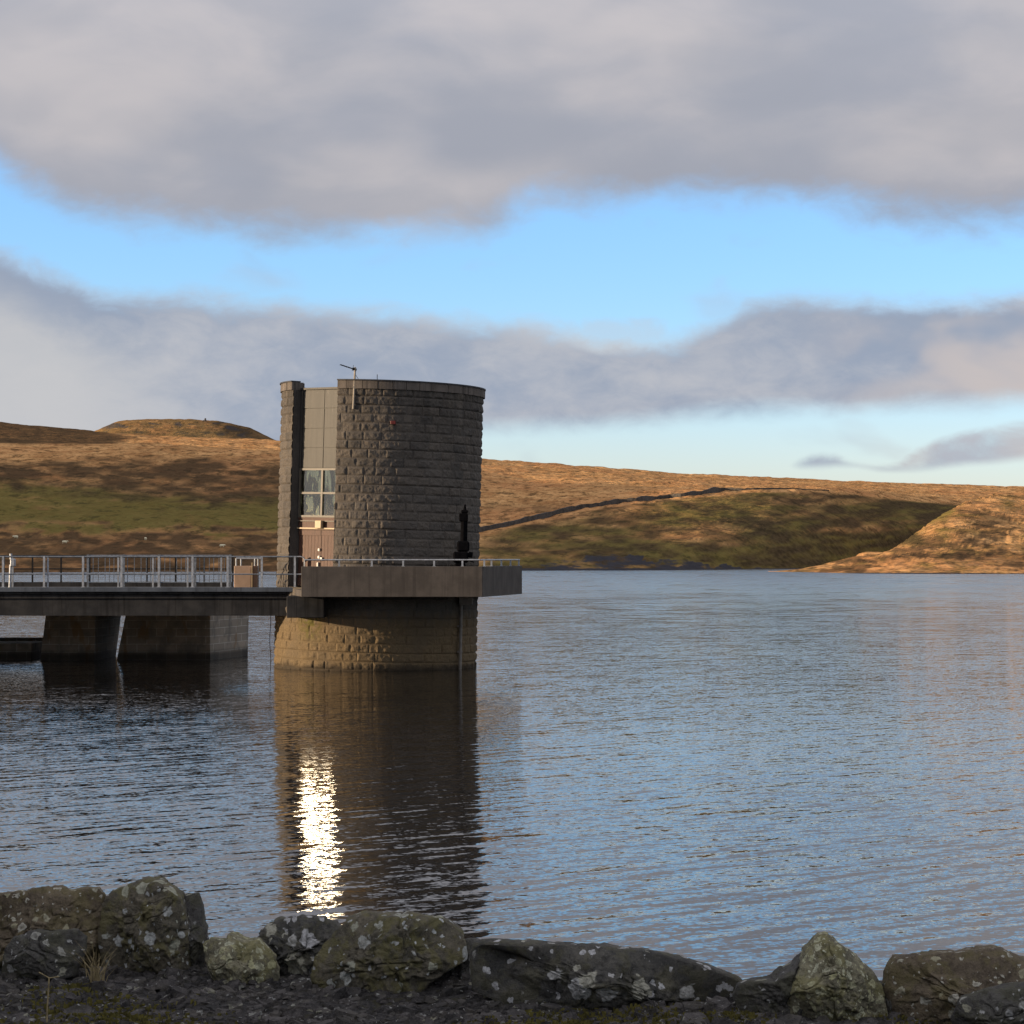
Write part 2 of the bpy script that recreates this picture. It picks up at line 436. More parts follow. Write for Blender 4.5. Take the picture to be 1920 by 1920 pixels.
    # far from the photographed part of the sky the deck simply continues
    cc = t.vmath('SCALE', cc, scale=EK*1.0)
    col = t.mix(m, clear, cc)
    t.l(col, bg.inputs[0]); bg.inputs[1].default_value = 1.0
    # the ray below the horizon sees nothing but the deck's tone (covered by ground)
    t.l(bg.outputs[0], out.inputs[0])
    return w
SKYK = .15
build_world()

# sun
sd = bpy.data.lights.new('sun', 'SUN'); sd.energy = 4.8; sd.angle = R(.5); sd.color = (1.0, .76, .50)
so = bpy.data.objects.new('sun', sd); C.objects.link(so)
sdir = Vector((math.sin(SUN_AZ)*math.cos(SUN_EL), math.cos(SUN_AZ)*math.cos(SUN_EL), math.sin(SUN_EL)))
so.rotation_euler = sdir.to_track_quat('Z', 'Y').to_euler(); so.location = sdir*200

# camera
cd = bpy.data.cameras.new('camera'); co = bpy.data.objects.new('camera', cd); C.objects.link(co)
cd.sensor_width = 36; cd.sensor_height = 36; cd.lens = F/1920*36
co.location = (0, 0, ZC); co.rotation_euler = (R(90)+math.atan((H0-960)/F), 0, 0)
cd.clip_start = .1; cd.clip_end = 30000
SC.camera = co
SC.view_settings.view_transform = 'Standard'; SC.view_settings.look = 'None'
SC.view_settings.exposure = EXPO; SC.view_settings.gamma = 1
SC.render.engine = 'CYCLES'
SC.cycles.use_denoising = True
SC.cycles.max_bounces = 8; SC.cycles.glossy_bounces = 5; SC.cycles.transparent_max_bounces = 12
SC.cycles.sample_clamp_indirect = 14

# ================================================================== SETTING
M_TERR = mat_terrain()
def interp_table(us, keys, vals):
    """smooth interpolation of rows of a table along u"""
    keys = np.array(keys, float); vals = np.array(vals, float)
    out = np.zeros((len(us), vals.shape[1]))
    dk = np.diff(keys)[:, None]; s = np.diff(vals, axis=0)/dk
    m = np.zeros_like(vals); m[1:-1] = (s[:-1]*dk[1:]+s[1:]*dk[:-1])/(dk[1:]+dk[:-1]); m[0] = s[0]; m[-1] = s[-1]
    i = np.clip(np.searchsorted(keys, us)-1, 0, len(keys)-2)
    h = (keys[i+1]-keys[i])[:, None]; tt = ((us-keys[i])/(keys[i+1]-keys[i]))[:, None]
    tt = np.clip(tt, 0, 1)
    return ((2*tt**3-3*tt**2+1)*vals[i]+(tt**3-2*tt**2+tt)*h*m[i]+(-2*tt**3+3*tt**2)*vals[i+1]+(tt**3-tt**2)*h*m[i+1])
def zof(py, Y): return ZC+(H0-py)/F*Y

TERR = {}
def sheet(name, keys, prof, us, nsub, zones=None, disp=1.0, back=600, backdrop=25, extra=None):
    """prof[k] = list of (Y, height) at azimuth column keys[k]; world-polar terrain sheet"""
    nr = len(prof[0])
    tab = [[v for p in pr for v in p] for pr in prof]
    T = interp_table(us, keys, tab).reshape(len(us), nr, 2)
    rows = []
    for r in range(nr-1):
        n = nsub[r]
        for k in range(n): rows.append((r, k/n))
    rows.append((nr-1, 0.0))
    Y = np.zeros((len(rows), len(us))); Z = np.zeros_like(Y); RT = np.zeros_like(Y)
    for j, (r, f) in enumerate(rows):
        # Catmull-Rom through the profile rows gives rounded ground
        g = lambda q: T[:, min(max(q, 0), nr-1), :]
        p0, p1, p2, p3 = g(r-1), g(r), g(r+1), g(r+2)
        lin = p1*(1-f)+p2*f
        cr = .5*((2*p1)+(-p0+p2)*f+(2*p0-5*p1+4*p2-p3)*f*f+(-p0+3*p1-3*p2+p3)*f**3)
        q = .45*cr+.55*lin
        Y[j] = q[:, 0]; Z[j] = q[:, 1]; RT[j] = r+f
    X = (us[None, :]-960)/F*Y
    amp = disp*sst(.9, 1.8, RT)*(sst(1450, 1620, us)[None, :] if name == 'promontory_hill' else 1.0)
    Z = Z+amp*(1.1*fbm(X/38, Y/38, 0, 3, 3)+.45*fbm(X/9, Y/14, 0, 5, 3))
    if extra is not None: Z = Z+extra(X, Y)
    V = np.stack([X, Y, Z], -1).reshape(-1, 3)
    Fc = grid_faces(len(rows), len(us))
    o = mesh_np(name, V, Fc, M_TERR, None, True)
    tag(o, None, None, None, 'structure')
    a = o.data.attributes.new('zone', 'FLOAT_COLOR', 'POINT')
    PY = H0-(Z-ZC)/Y*F
    UU = np.broadcast_to(us[None, :], Y.shape)
    z = zones(UU, PY, X, Y) if zones else np.zeros(Y.shape+(3,))
    col = np.concatenate([z, np.ones(Y.shape+(1,))], -1).reshape(-1)
    a.data.foreach_set('color', col.astype(np.float32))
    TERR[name] = (us, X, Y, Z, PY, RT)
    return o

def prof(shoreY, pts, sea=None):
    """shore + (py, Y) points -> rows of (Y, z), with an underwater row in front and a falling row behind"""
    rows = [(shoreY-40, -4.0), (shoreY, 0.02)]
    rows += [(Y, zof(py, Y)) for py, Y in pts]
    Yl, zl = rows[-1]
    rows.append((Yl+500, zl-18))
    return rows
KA = [-4200, -1500, 0, 250, 527, 720, 905, 1000, 1150, 1300, 1400, 1550, 1700, 1800, 1920, 5200]
PA = [
 prof(430, [(1020, 560), (930, 800), (850, 1100), (800, 1500), (760, 1900)]),
 prof(430, [(1020, 560), (930, 800), (850, 1100), (800, 1500), (760, 1900)]),
 prof(680, [(1026, 760), (905, 1000), (864, 1180), (836, 1350), (793, 1900)]),
 prof(705, [(1031, 770), (925, 1010), (870, 1200), (838, 1380), (817, 1950)]),
 prof(730, [(1036, 800), (945, 1010), (874, 1220), (846, 1420), (829, 2000)]),
 prof(750, [(1038, 820), (965, 1020), (890, 1250), (862, 1500), (845, 2100)]),
 prof(775, [(1040, 830), (997, 950), (930, 1250), (885, 1600), (862, 2200)]),
 prof(785, [(1040, 840), (977, 1000), (925, 1280), (888, 1650), (868, 2250)]),
 prof(800, [(1030, 850), (946, 1060), (915, 1350), (893, 1700), (879, 2300)]),
 prof(835, [(1010, 890), (929, 1110), (912, 1450), (901, 1800), (890, 2350)]),
 prof(880, [(1000, 940), (921, 1150), (913, 1550), (904, 1850), (895, 2400)]),
 prof(960, [(990, 1040), (919, 1240), (914, 1650), (909, 1950), (902, 2450)]),
 prof(1120, [(985, 1210), (935, 1450), (924, 1700), (916, 2050), (907, 2480)]),
 prof(1240, [(978, 1330), (944, 1560), (930, 1800), (919, 2100), (910, 2500)]),
 prof(1340, [(972, 1430), (946, 1650), (932, 1850), (922, 2150), (915, 2500)]),
 prof(1400, [(972, 1480), (950, 1650), (940, 1850), (930, 2150), (920, 2500)])]
def zoneA(U, P, X, Y):
    n = fbm(U/90, P/14, 0, 11, 4); n2 = fbm(U/34, P/7, 0, 19, 4); n3 = fbm(U/55, P/11, 0, 23, 4)
    lefts = 1-sst(640, 860, U)
    # bright pasture patches and brown rush on the left slope
    h0 = (.74+.20*sst(975, 1030, P))*lefts*sst(842, 885, P+10*n3)  # extra dark heather tone paints in the shadow over the lower slope
    g = lefts*sst(905, 925, P+6*n+(.07*(250-U)))*(1-sst(985, 1012, P+8*n2))*.95
    for (u, p, su, sp_, a) in ((110, 925, 130, 22, .5), (400, 965, 110, 16, .75), (60, 950, 160, 25, .3)):
        g = np.maximum(g, a*np.exp(-((U-u)/su)**2-((P-p-.06*(U-u))/sp_)**2)+.0)
    g = g*(.78+.5*n)-.15*sst(.1, .6, n2)*lefts+.16*lefts*sst(870, 900, P)
    h = lefts*sst(848, 892, P+16*n+12*n3)*(1-sst(905, 950, P-.09*(U-100)+14*n2+14*n3))*.82*(.8+.5*n3)
    h = np.maximum(h, lefts*sst(970, 1015, P+16*n2+10*n)*(.45+.35*n3))
    h = np.maximum(h, h0*(1+.5*n2)*(1-.75*np.clip(g*1.4, 0, 1)))
    ridge = lefts*sst(834, 829, P+2*n)*(1-sst(180, 300, U+40*n))
    h = np.maximum(h, ridge*.85)
    right = sst(820, 960, U)
    # below the wall: green/brown bank, shade put into the colour; above it tawny moor
    wl = np.interp(U, [905, 1000, 1150, 1300, 1400, 1550, 1700, 1800], [997, 977, 946, 929, 921, 919, 935, 944])
    below = right*sst(-1, 8, P-wl)
    g = np.maximum(g, below*(.50+.35*n+.3*sst(1000, 1050, P)+.2*sst(1250, 1400, U)))
    h = np.maximum(h, below*(.50+.35*n2+.15*sst(1350, 1450, U)))
    band = right*np.exp(-((P-950-(U-905)*.0)/14)**2)*(1-sst(1000, 1250, U))*(P < wl)
    h = np.maximum(h, .40*band+.20*right*(P < wl)*(n2 > .25))
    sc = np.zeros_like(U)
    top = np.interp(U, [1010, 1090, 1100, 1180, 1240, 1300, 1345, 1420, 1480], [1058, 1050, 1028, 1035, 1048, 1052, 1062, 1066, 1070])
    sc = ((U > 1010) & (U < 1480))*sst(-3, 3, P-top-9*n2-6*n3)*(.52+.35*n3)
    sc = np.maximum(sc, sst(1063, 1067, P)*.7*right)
    return np.clip(np.stack([g, h, sc], -1), 0, 1)
def occl(X, Y):
    """unseen ridge added in the west, outside the picture: it keeps the low sun off the left slope"""
    return 86*np.exp(-((X+600)/110)**2)*sst(430, 530, Y)*(1-sst(1250, 1600, Y))
usA = np.concatenate([np.linspace(-4200, -160, 70), np.linspace(-150, 2080, 560), np.linspace(2120, 5200, 30)])
sheet('hills', KA, PA, usA, [3, 16, 34, 34, 30, 30, 6], zoneA, 1.0, extra=occl)

def profB(shoreY, rp, rY, back=260):
    zs = zof(rp, rY)
    rows = [(shoreY-30, -3.0), (shoreY, 0.02)]
    for f, g in ((.12, .10), (.4, .33), (.75, .74), (1.0, 1.0)):
        rows.append((shoreY+(rY-shoreY)*f, .02+(zs-.02)*g))
    rows.append((rY+back*.4, zs-1.5)); rows.append((rY+back, max(zs-14, -3)))
    return rows
KB = [1440, 1470, 1530, 1600, 1660, 1700, 1740, 1770, 1800, 1850, 1920, 2300, 5200]
PB = [profB(735, 1072, 745, 60), profB(716, 1069.5, 742, 60), profB(680, 1063, 760), profB(640, 1050, 800), profB(622, 1032, 850), profB(618, 1008, 900), profB(616, 979, 960),
      profB(615, 956, 1010), profB(614, 941, 1050), profB(613, 932, 1120), profB(612, 926, 1200), profB(610, 915, 1300), profB(600, 905, 1400)]
def zoneB(U, P, X, Y):
    n = fbm(U/50, P/12, 0, 31, 3); n2b = fbm(U/30, P/7, 0, 35, 3)
    g = .15+.3*n2b+1.0*np.exp(-((U-1740)/45)**2-((P-963)/11)**2)+.35*np.exp(-((U-1700)/60)**2-((P-990)/14)**2)
    n2 = fbm(U/18, P/5, 0, 33, 3)
    h = .25+.45*sst(.1, .5, n+.5*n2)*sst(945, 970, P)+.4*np.exp(-((P-1042-5*n)/6)**2)*sst(1640, 1760, U)
    fl = sst(1725, 1690, U-.9*(P-985))*sst(1030, 1012, P)  # gully side: its shade put in as darker green and brown
    g = np.maximum(g, .7*fl); h = np.maximum(h, .6*fl)
    g = g+.12*sst(930, 960, P)
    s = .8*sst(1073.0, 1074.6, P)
    return np.clip(np.stack([g, h, s], -1), 0, 1)
usB = np.concatenate([np.linspace(1440, 2060, 190), np.linspace(2100, 5200, 30)])
sheet('promontory_hill', KB, PB, usB, [3, 8, 18, 24, 24, 6, 3], zoneB, 1.0, extra=lambda X, Y: (1.3*fbm(X/45, Y/120, 0, 71, 3)-.7*np.exp(-(fbm(X/30+Y/160, Y/400, 0, 75, 2)/.10)**2))*sst(650, 780, Y)*sst(1480, 1640, 960+X/Y*F))

KC = [60, 150, 185, 215, 240, 300, 400, 440, 480, 508, 545, 700]
tC = [850, 822, 806, 793, 790, 789, 791.5, 797, 809, 823, 838, 860]
PC = [[(3400, 40), (3800, zof(852, 3800)-12), (4150, zof(838, 4150)), (4420, zof(tc+min(8, max(0, (838-tc)*.2)), 4420)), (4500, zof(tc, 4500)), (4900, zof(tc, 4900)-8), (5600, 90)] for tc in tC]
def zoneC(U, P, X, Y):
    n = fbm(U/24, P/5, 0, 41, 3)
    h = sst(380, 440, U)*.7+.45*(n > .15)*sst(822, 800, P)  # right flank: its shaded side is darkened in the colour
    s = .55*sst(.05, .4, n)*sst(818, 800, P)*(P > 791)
    return np.clip(np.stack([.45+.2*n, np.maximum(h, .50), np.maximum(s, .30+.2*n)], -1), 0, 1)
sheet('flat_topped_hill', KC, PC, np.linspace(60, 700, 220), [6, 10, 24, 12, 6, 4], zoneC, 1.4)

# water: one sheet reaching the far shores
wm = MB(); wm.poly([(-3000, -200, 0), (3000, -200, 0), (3000, 1900, 0), (-3000, 1900, 0)])
tag(wm.build('water', mat_water()), kind='structure')
bedm = MB(); bedm.poly([(-3200, -300, -5), (3200, -300, -5), (3200, 6000, -5), (-3200, 6000, -5)])
tag(bedm.build('reservoir_bed', mat_simple('silt', (.04, .032, .025), .9)), kind='structure')

# near bank (the dam crest the photographer stands on)
M_GROUND = None
def mat_ground():
    t = NT('dark_gravel_ground'); p = t.pos()
    n1 = t.noise(p, 9, 5, .65); n2 = t.noise(p, 70, 5, .7)
    c = t.mix(t.ramp(n2, .35, .7), (.024, .023, .023), (.085, .079, .076))
    c = t.mix(t.math('MULTIPLY', t.ramp(n1, .54, .66), .55), c, (.055, .050, .018))
    h = t.math('ADD', t.math('MULTIPLY', n1, .5), n2)
    t.bsdf(c, .95, 0, .2, t.bump(h, .9, .03))
    return t.m
def crest_y(x):            # where the crest ends, by x
    return np.interp(x, [-4, -2.1, 0, 2, 4], [10.75, 10.65, 10.15, 9.75, 9.6])
def ground_z(x, y):
    x = np.asarray(x, float); y = np.asarray(y, float)
    z = 2.185-.035*sst(.2, 1.6, x)+.04*fbm(x*1.1, y*1.1, 0, 51, 3)+.018*fbm(x*6, y*6, 0, 53, 3)
    fall = np.maximum(0, y-crest_y(x))
    z = z-fall*.62-.9*sst(.0, .5, fall)
    # unseen bank added off to the left, keeping low sun off the boulders
    bank = 10.5*sst(-13, -30, x)*sst(40, 22, y)
    return z+bank+.4*sst(-15, -25, x)*fbm(x/4, y/4, 0, 57, 3)
gx = np.concatenate([np.linspace(-90, -14, 39), np.linspace(-13, -3.2, 21), np.linspace(-3.1, 3.1, 250), np.linspace(3.3, 14, 22), np.linspace(17, 90, 20)])
gy = np.concatenate([np.linspace(-60, 0, 25), np.linspace(1, 6, 6), np.linspace(6.5, 8.2, 12), np.linspace(8.22, 10.9, 110), np.linspace(11, 16, 14), np.linspace(17, 45, 12)])
GX, GY = np.meshgrid(gx, gy)
GZ = ground_z(GX, GY)
GZ = np.where(GY > 16.5, np.minimum(GZ, -2.5+10*sst(-14, -30, GX)*sst(40, 24, GY)), GZ)
M_GROUND = mat_ground()
go = mesh_np('ground', np.stack([GX, GY, GZ], -1).reshape(-1, 3), grid_faces(len(gy), len(gx)), M_GROUND, None, True)
tag(go, kind='structure')

# ================================================================== INTAKE TOWER
TCX, TCY, TR = -4.90, 88.75, 3.62
ua = R(38); u_ = (-math.sin(ua), -math.cos(ua)); t_ = (math.cos(ua), -math.sin(ua)); cc = (TCX, TCY)
M_STONE = mat_stone('rock_faced_stone', True)
M_DRESS = mat_stone('dressed_stone', False)
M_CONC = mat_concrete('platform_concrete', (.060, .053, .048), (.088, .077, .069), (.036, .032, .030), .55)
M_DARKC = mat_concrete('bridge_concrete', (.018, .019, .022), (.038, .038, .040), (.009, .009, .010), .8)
M_GALV = mat_simple('galvanised_steel', (.32, .34, .37), .5, .45, .25, 9)
M_GALVD = mat_simple('dull_galvanised_steel', (.15, .17, .20), .55, .4, .3, 9)
M_BLACK = mat_simple('black_iron', (.008, .008, .009), .75, 0, .3, 9, .2)
M_SOOT = mat_simple('sooty_black_iron', (.005, .005, .006), .9, 0, .2, 9, .0)
def mat_paint():
    t = NT('satin_cladding'); p = t.pos()
    st = t.noise(t.scaled(p, (6, 6, .5)), 1.6, 4, .6)
    c = t.mix(t.ramp(st, .35, .65), (.029, .027, .0235), (.041, .038, .033))
    c = t.mix(t.math('MULTIPLY', t.ramp(t.noise(t.scaled(p, (9, 9, 1.1)), 2.2, 3), .66, .72), .6), c, (.12, .11, .10))
    t.bsdf(c, .55, 0, .25)
    return t.m
M_CLAD = mat_paint()
def mat_wood():
    t = NT('reddish_timber'); p = t.pos()
    g = t.noise(t.scaled(p, (9, 9, .8)), 4, 5, .6)
    c = t.mix(t.ramp(g, .3, .7), (.050, .021, .013), (.092, .042, .026))
    t.bsdf(c, .6, 0, .3, t.bump(g, .3, .01))
    return t.m
M_WOOD = mat_wood()
M_CREAM = mat_simple('cream_paint', (.40, .30, .18), .5, 0, .06)
M_FRAME = mat_simple('window_frame_paint', (.085, .072, .055), .5, 0, .15)
M_RUST = mat_simple('dark_pipe_paint', (.10, .088, .075), .6, 0, .3)
M_POLE = mat_simple('pale_pole_paint', (.27, .235, .19), .55, 0, .2)
M_PIPE = mat_simple('pale_pipe_paint', (.17, .15, .13), .55, 0, .2)
M_RED = mat_simple('red_paint', (.10, .014, .012), .5, 0, .1)
M_DARKIN = mat_simple('dim_interior', (.13, .125, .095), .9, 0, .3, 2)
M_CURT = mat_simple('white_curtain', (.60, .58, .53), .9, 0, .12, 4)
def mat_glass():
    t = NT('window_glass'); p = t.pos()
    gl = t.n('ShaderNodeBsdfGlossy'); gl.inputs['Roughness'].default_value = .042
    gl.inputs['Color'].default_value = (.95, .97, .93, 1)
    # old drawn glass: slightly wavy from side to side
    wv = t.math('SUBTRACT', t.noise(t.scaled(p, (1, 1, .25)), 5, 2, .5), .5)
    g = t.n('ShaderNodeNewGeometry').outputs['Normal']
    sc_ = t.n('ShaderNodeVectorMath', operation='SCALE'); sc_.inputs[0].default_value = (t_[0], t_[1], 0); t.l(t.math('MULTIPLY', wv, .10), sc_.inputs['Scale'])
    t.l(t.vmath('NORMALIZE', t.vmath('ADD', g, sc_.outputs[0])), gl.inputs['Normal'])
    tr = t.n('ShaderNodeBsdfTransparent'); tr.inputs['Color'].default_value = (.70, .70, .58, 1)
    fr = t.n('ShaderNodeFresnel'); fr.inputs['IOR'].default_value = 1.52
    mx = t.n('ShaderNodeMixShader')
    t.l(t.math('ADD', fr.outputs[0], .11), mx.inputs[0])
    t.l(tr.outputs[0], mx.inputs[1]); t.l(gl.outputs[0], mx.inputs[2]); t.l(mx.outputs[0], t.out.inputs[0])
    return t.m
M_GLASS = mat_glass()

tower = empty('intake_tower', (TCX, TCY, 0), 'round dark stone valve tower standing in the water at the end of the footbridge', 'tower')
CH = .305                                         # course height
def stone_wall(name, th0, th1, z0, z1, mat, seed, step_f=.030, ztop_flat=False):
    """rock-faced masonry on a cylinder; th measured from the front (-Y) towards the left (-X), degrees"""
    th = [th0]; 
    while th[-1] < th1-1e-6:
        t_ = ((th[-1]+180) % 360)-180
        fine = -88 <= t_ <= 98
        th.append(min(th1, th[-1]+math.degrees((step_f if fine else .16)/TR)))
    th = np.array(th); nz = int((z1-z0)/.031); zz = np.linspace(z0, z1, nz)
    TH, ZZ = np.meshgrid(np.radians(th), zz)
    arc = TH*TR
    k = np.floor(ZZ/CH+1e-6)
    rng = lambda a, b, s: _h(a.astype(np.int64), b.astype(np.int64), np.zeros_like(a, dtype=np.int64)+s, seed)
    BL = .58
    off = rng(k, k*0, 1)*BL
    q = (arc+off)/BL
    qi = np.floor(q)
    # shift the joint between block qi-1 and qi a little so lengths vary
    j0 = (rng(k, qi, 2)-.5)*.5; j1 = (rng(k, qi+1, 2)-.5)*.5
    fr = q-qi
    qi = np.where(fr < j0, qi-1, np.where(fr > 1+j1, qi+1, qi))
    j0 = (rng(k, qi, 2)-.5)*.5; j1 = (rng(k, qi+1, 2)-.5)*.5
    a0 = (q-(qi+j0))*BL; a1 = ((qi+1+j1)-q)*BL
    b0 = ZZ-k*CH; b1 = (k+1)*CH-ZZ
    e = np.minimum(np.minimum(a0, a1), np.minimum(b0, b1))
    pil = sst(0.004, .075, e)
    rnd = rng(k, qi, 5)
    tx = (rng(k, qi, 6)-.5)*.10; tz = (rng(k, qi, 7)-.5)*.12
    face = .014+.016*rnd+.5*tx*(a0-a1)+.5*tz*(b0-b1)
    ru = fbm(arc*7, ZZ*7, qi*3.3+k*7.7, 61, 3, .55)*.019 + fbm(arc*2.6, ZZ*3.4, qi*1.7+k*5.1, 63, 2)*.013
    d = pil*(face+ru)-.022*(1-sst(0, .012, e))
    rr = TR-.03+d
    X = TCX-rr*np.sin(TH); Yv = TCY-rr*np.cos(TH)
    V = np.stack([X+LEAN*ZZ, Yv, ZZ-LEAN*(X-TCX)], -1).reshape(-1, 3)
    o = mesh_np(name, V, grid_faces(nz, len(th)), mat, tower, False)
    a = o.data.attributes.new('block', 'FLOAT', 'POINT')
    a.data.foreach_set('value', rng(k, qi, 9).reshape(-1).astype(np.float32))
    return o
TA0, TA1 = 57.5, 22.5+360                        # the recess for the doors is left open
ZT = 9.98                                         # rim
base = stone_wall('stone_base', -180, 180, -1.2, 2.80, M_STONE, 3)
shaft = stone_wall('stone_shaft', TA0, TA1, 2.79, ZT-.27, M_STONE, 4)

HW = 1.09; DP = 3.07; DE = 3.47                   # recess half width, panel depth, lip
# jambs and inner lining of the shaft
jb = MB()
def arcpt(deg, r): return (TCX-r*math.sin(R(deg)), TCY-r*math.cos(R(deg)))
def loc(s, d): return (cc[0]+u_[0]*d+t_[0]*s, cc[1]+u_[1]*d+t_[1]*s)
for (deg, s) in ((57.5, -HW), (22.5, HW)):
    o = arcpt(deg, TR-.045); i = loc(s, DP-.12); sg = -1 if s < 0 else 1
    i2 = loc(s+sg*.45, DP-.12); o2 = arcpt(deg+(7 if s < 0 else -7), TR-.10)
    pts = [o, i, i2, o2] if s < 0 else [o, o2, i2, i]
    jb.prism(pts, 2.60, ZT-.02)
jb.build('jamb', M_DRESS, tower, tr=lean)
# coping ring
cp = MB()
a = TA0+.0
while a < TA1-.5:
    b = min(TA1, a+8.6+random.uniform(-1.5, 1.5))
    if TA1-b < 3: b = TA1
    n = 4; rr = TR+.045+random.uniform(-.008, .008)
    outer = [arcpt(a+.12+(b-a-.24)*k/n, rr) for k in range(n+1)]
    inner = [arcpt(a+.12+(b-a-.24)*k/n, TR-.42) for k in reversed(range(n+1))]
    zz = ZT+random.uniform(-.006, .006)
    cp.prism(outer+inner, ZT-.27, zz); a = b
cp.build('coping', mat_concrete('coping_stone', (.09, .078, .068), (.14, .12, .105), (.036, .031, .028), .75), tower, tr=lean)
cpp = MB(); 
n = 64
ring = [arcpt(TA0+(TA1-TA0)*k/n, TR+.075) for k in range(n+1)]; ring2 = [arcpt(TA0+(TA1-TA0)*k/n, TR-.3) for k in range(n+1)]
for k in range(n): cpp.prism([ring[k], ring[k+1], ring2[k+1], ring2[k]], ZT+.006, ZT+.05)
cpp.build('lead_flashing', mat_simple('dark_flashing', (.035, .036, .04), .6, .0, .3), tower, tr=lean)
rf = MB(); rf.prism([arcpt(70+k*10, TR-.46) for k in range(30)], 9.40, 9.52)
rf.build('roof', mat_simple('felt_roof', (.05, .05, .05), .9), tower, tr=lean)
inn = MB(); inn.prism([arcpt(90+k*(270/30), TR-.5) for k in range(31)]+[loc(HW+.2, .6)], 2.85, 9.38)
inn.build('inner_core', M_DARKIN, tower, tr=lean)

# infill of the recess: cladding, window, header, doors
cl = MB()
zs = [9.72, 9.06, 8.36, 7.68, 6.97]
for k in range(4):
    for (s0, s1) in ((-HW+.03, -.012), (.012, HW-.03)):
        cl.frame(cc, u_, t_, DP-.07, DP+random.uniform(-.004, .006), s0, s1, zs[k+1]+.012, zs[k]-.012)
cl.frame(cc, u_, t_, DP-.11, DP-.03, -HW, HW, 6.97, 9.72)
cl.frame(cc, u_, t_, DP-.11, DP+.04, -HW, -HW+.09, 6.97, 9.72)
cl.frame(cc, u_, t_, DP-.11, DP+.07, -HW, HW, 9.722, 9.79)
cl.build('cladding', M_CLAD, tower, tr=lean)
win = empty('window', (TCX, TCY, 6.1), None, None); win.parent = tower; win.location = (0, 0, 6.1)
def wsub(mb, name, mat):
    o = mb.build(name, mat, None, tr=lean); o.parent = win
    o.location = (-TCX, -TCY, -6.1); return o
wf = MB(); z0, zm, z1 = 5.25, 6.10, 6.965
for (s0, s1) in ((-HW, -HW+.07), (-.04, .04), (HW-.07, HW)): wf.frame(cc, u_, t_, DP-.06, DP+.03, s0, s1, z0+.072, z1-.072)
for (a_, b_) in ((z0, z0+.07), (z1-.07, z1)): wf.frame(cc, u_, t_, DP-.06, DP+.028, -HW, HW, a_, b_)
for (s0, s1) in ((-HW+.072, -.042), (.042, HW-.072)): wf.frame(cc, u_, t_, DP-.06, DP+.026, s0, s1, zm-.035, zm+.035)
wsub(wf, 'frame', M_FRAME)
gl = MB()
P3 = lambda s, d, z: loc(s, d)+(z,)
for (s0, s1) in ((-HW+.07, -.04), (.04, HW-.07)):
    for (a_, b_) in ((z0+.07, zm-.035), (zm+.035, z1-.07)):
        gl.frame(cc, u_, t_, DP-.026, DP-.02, s0, s1, a_, b_)
wsub(gl, 'glass', M_GLASS)
for (s0, s1) in ((-.44, -.06), (.07, .34)):
    cu = MB(); n = 14
    for k in range(n):
        a_, b_ = s0+(s1-s0)*k/n, s0+(s1-s0)*(k+1)/n
        w0 = .03*math.sin(k*1.9); w1 = .03*math.sin((k+1)*1.9)
        sh = .05 if s0 < 0 else 0
        pt = lambda s, w, z, f: lean(P3(s+sh*f, DP-.17+w, z))
        cu.hexa([pt(a_, w0, zm+.05, 1), pt(b_, w1, zm+.05, 1), pt(b_, w1-.006, zm+.05, 1), pt(a_, w0-.006, zm+.05, 1)],
                [pt(a_, w0, z1-.09, 0), pt(b_, w1, z1-.09, 0), pt(b_, w1-.006, z1-.09, 0), pt(a_, w0-.006, z1-.09, 0)])
    o = cu.build('curtain', M_CURT, None); o.parent = win; o.location = (-TCX, -TCY, -6.1)
rm = MB(); rm.frame(cc, u_, t_, DP-.62, DP-.55, -HW, HW, 5.2, 7.0)
rm.build('room_wall', M_DARKIN, tower, tr=lean)
hd = MB(); hd.frame(cc, u_, t_, DP-.10, DP-.01, -HW, HW, 4.80, 5.248)
hd.frame(cc, u_, t_, DP-.01, DP+.02, -HW, HW, 5.20, 5.244)
hd.build('door_header', M_WOOD, tower, tr=lean)
for (za, zb, m, dd) in ((5.105, 5.135, M_FRAME, .04), (4.84, 4.885, M_CREAM, .06)):
    st = MB(); st.frame(cc, u_, t_, DP-.012, DP+dd, -HW, HW, za, zb); st.build('header_strip', m, tower, tr=lean)
lp = MB(); lp.frame(cc, u_, t_, DP+.022, DP+.16, -.17, .13, 4.86, 5.14)
lp.build('bulkhead_lamp', M_CREAM, tower, bevel=.02, tr=lean)
for (s0, s1, sg) in ((-HW+.02, -.008, 1), (.008, HW-.02, -1)):
    dr = MB(); n = 7
    for k in range(n):
        a_ = s0+(s1-s0)*k/n; b_ = s0+(s1-s0)*(k+1)/n
        dr.frame(cc, u_, t_, DP-.09, DP-.03+random.uniform(-.003, .003), a_+.005, b_-.005, 2.84, 4.79)
    dr.frame(cc, u_, t_, DP-.1, DP-.045, s0, s1, 2.83, 4.795)
    for (za, zb) in ((4.62, 4.79), (2.84, 3.10)): dr.frame(cc, u_, t_, DP-.04, DP-.005, s0+.004, s1-.004, za, zb)
    d = dr.build('door', M_WOOD, tower, tr=lean)
    M_EN = mat_simple('white_enamel', (.62, .58, .50), .4) if sg > 0 else M_EN
    for (ds, zc_, hw_, h_) in (((-.06, 4.12, .045, .05), (-.06, 3.86, .045, .05), (-.105, 3.55, .03, .13)) if sg > 0 else ((.06, 3.80, .045, .06),)):
        hn = MB(); hn.frame(cc, u_, t_, DP-.03, DP+.04, ds-hw_, ds+hw_, zc_-h_, zc_+h_)
        o = hn.build('handle', M_EN, None, bevel=.012, tr=lean); o.parent = d; o.location = (0, 0, 0)

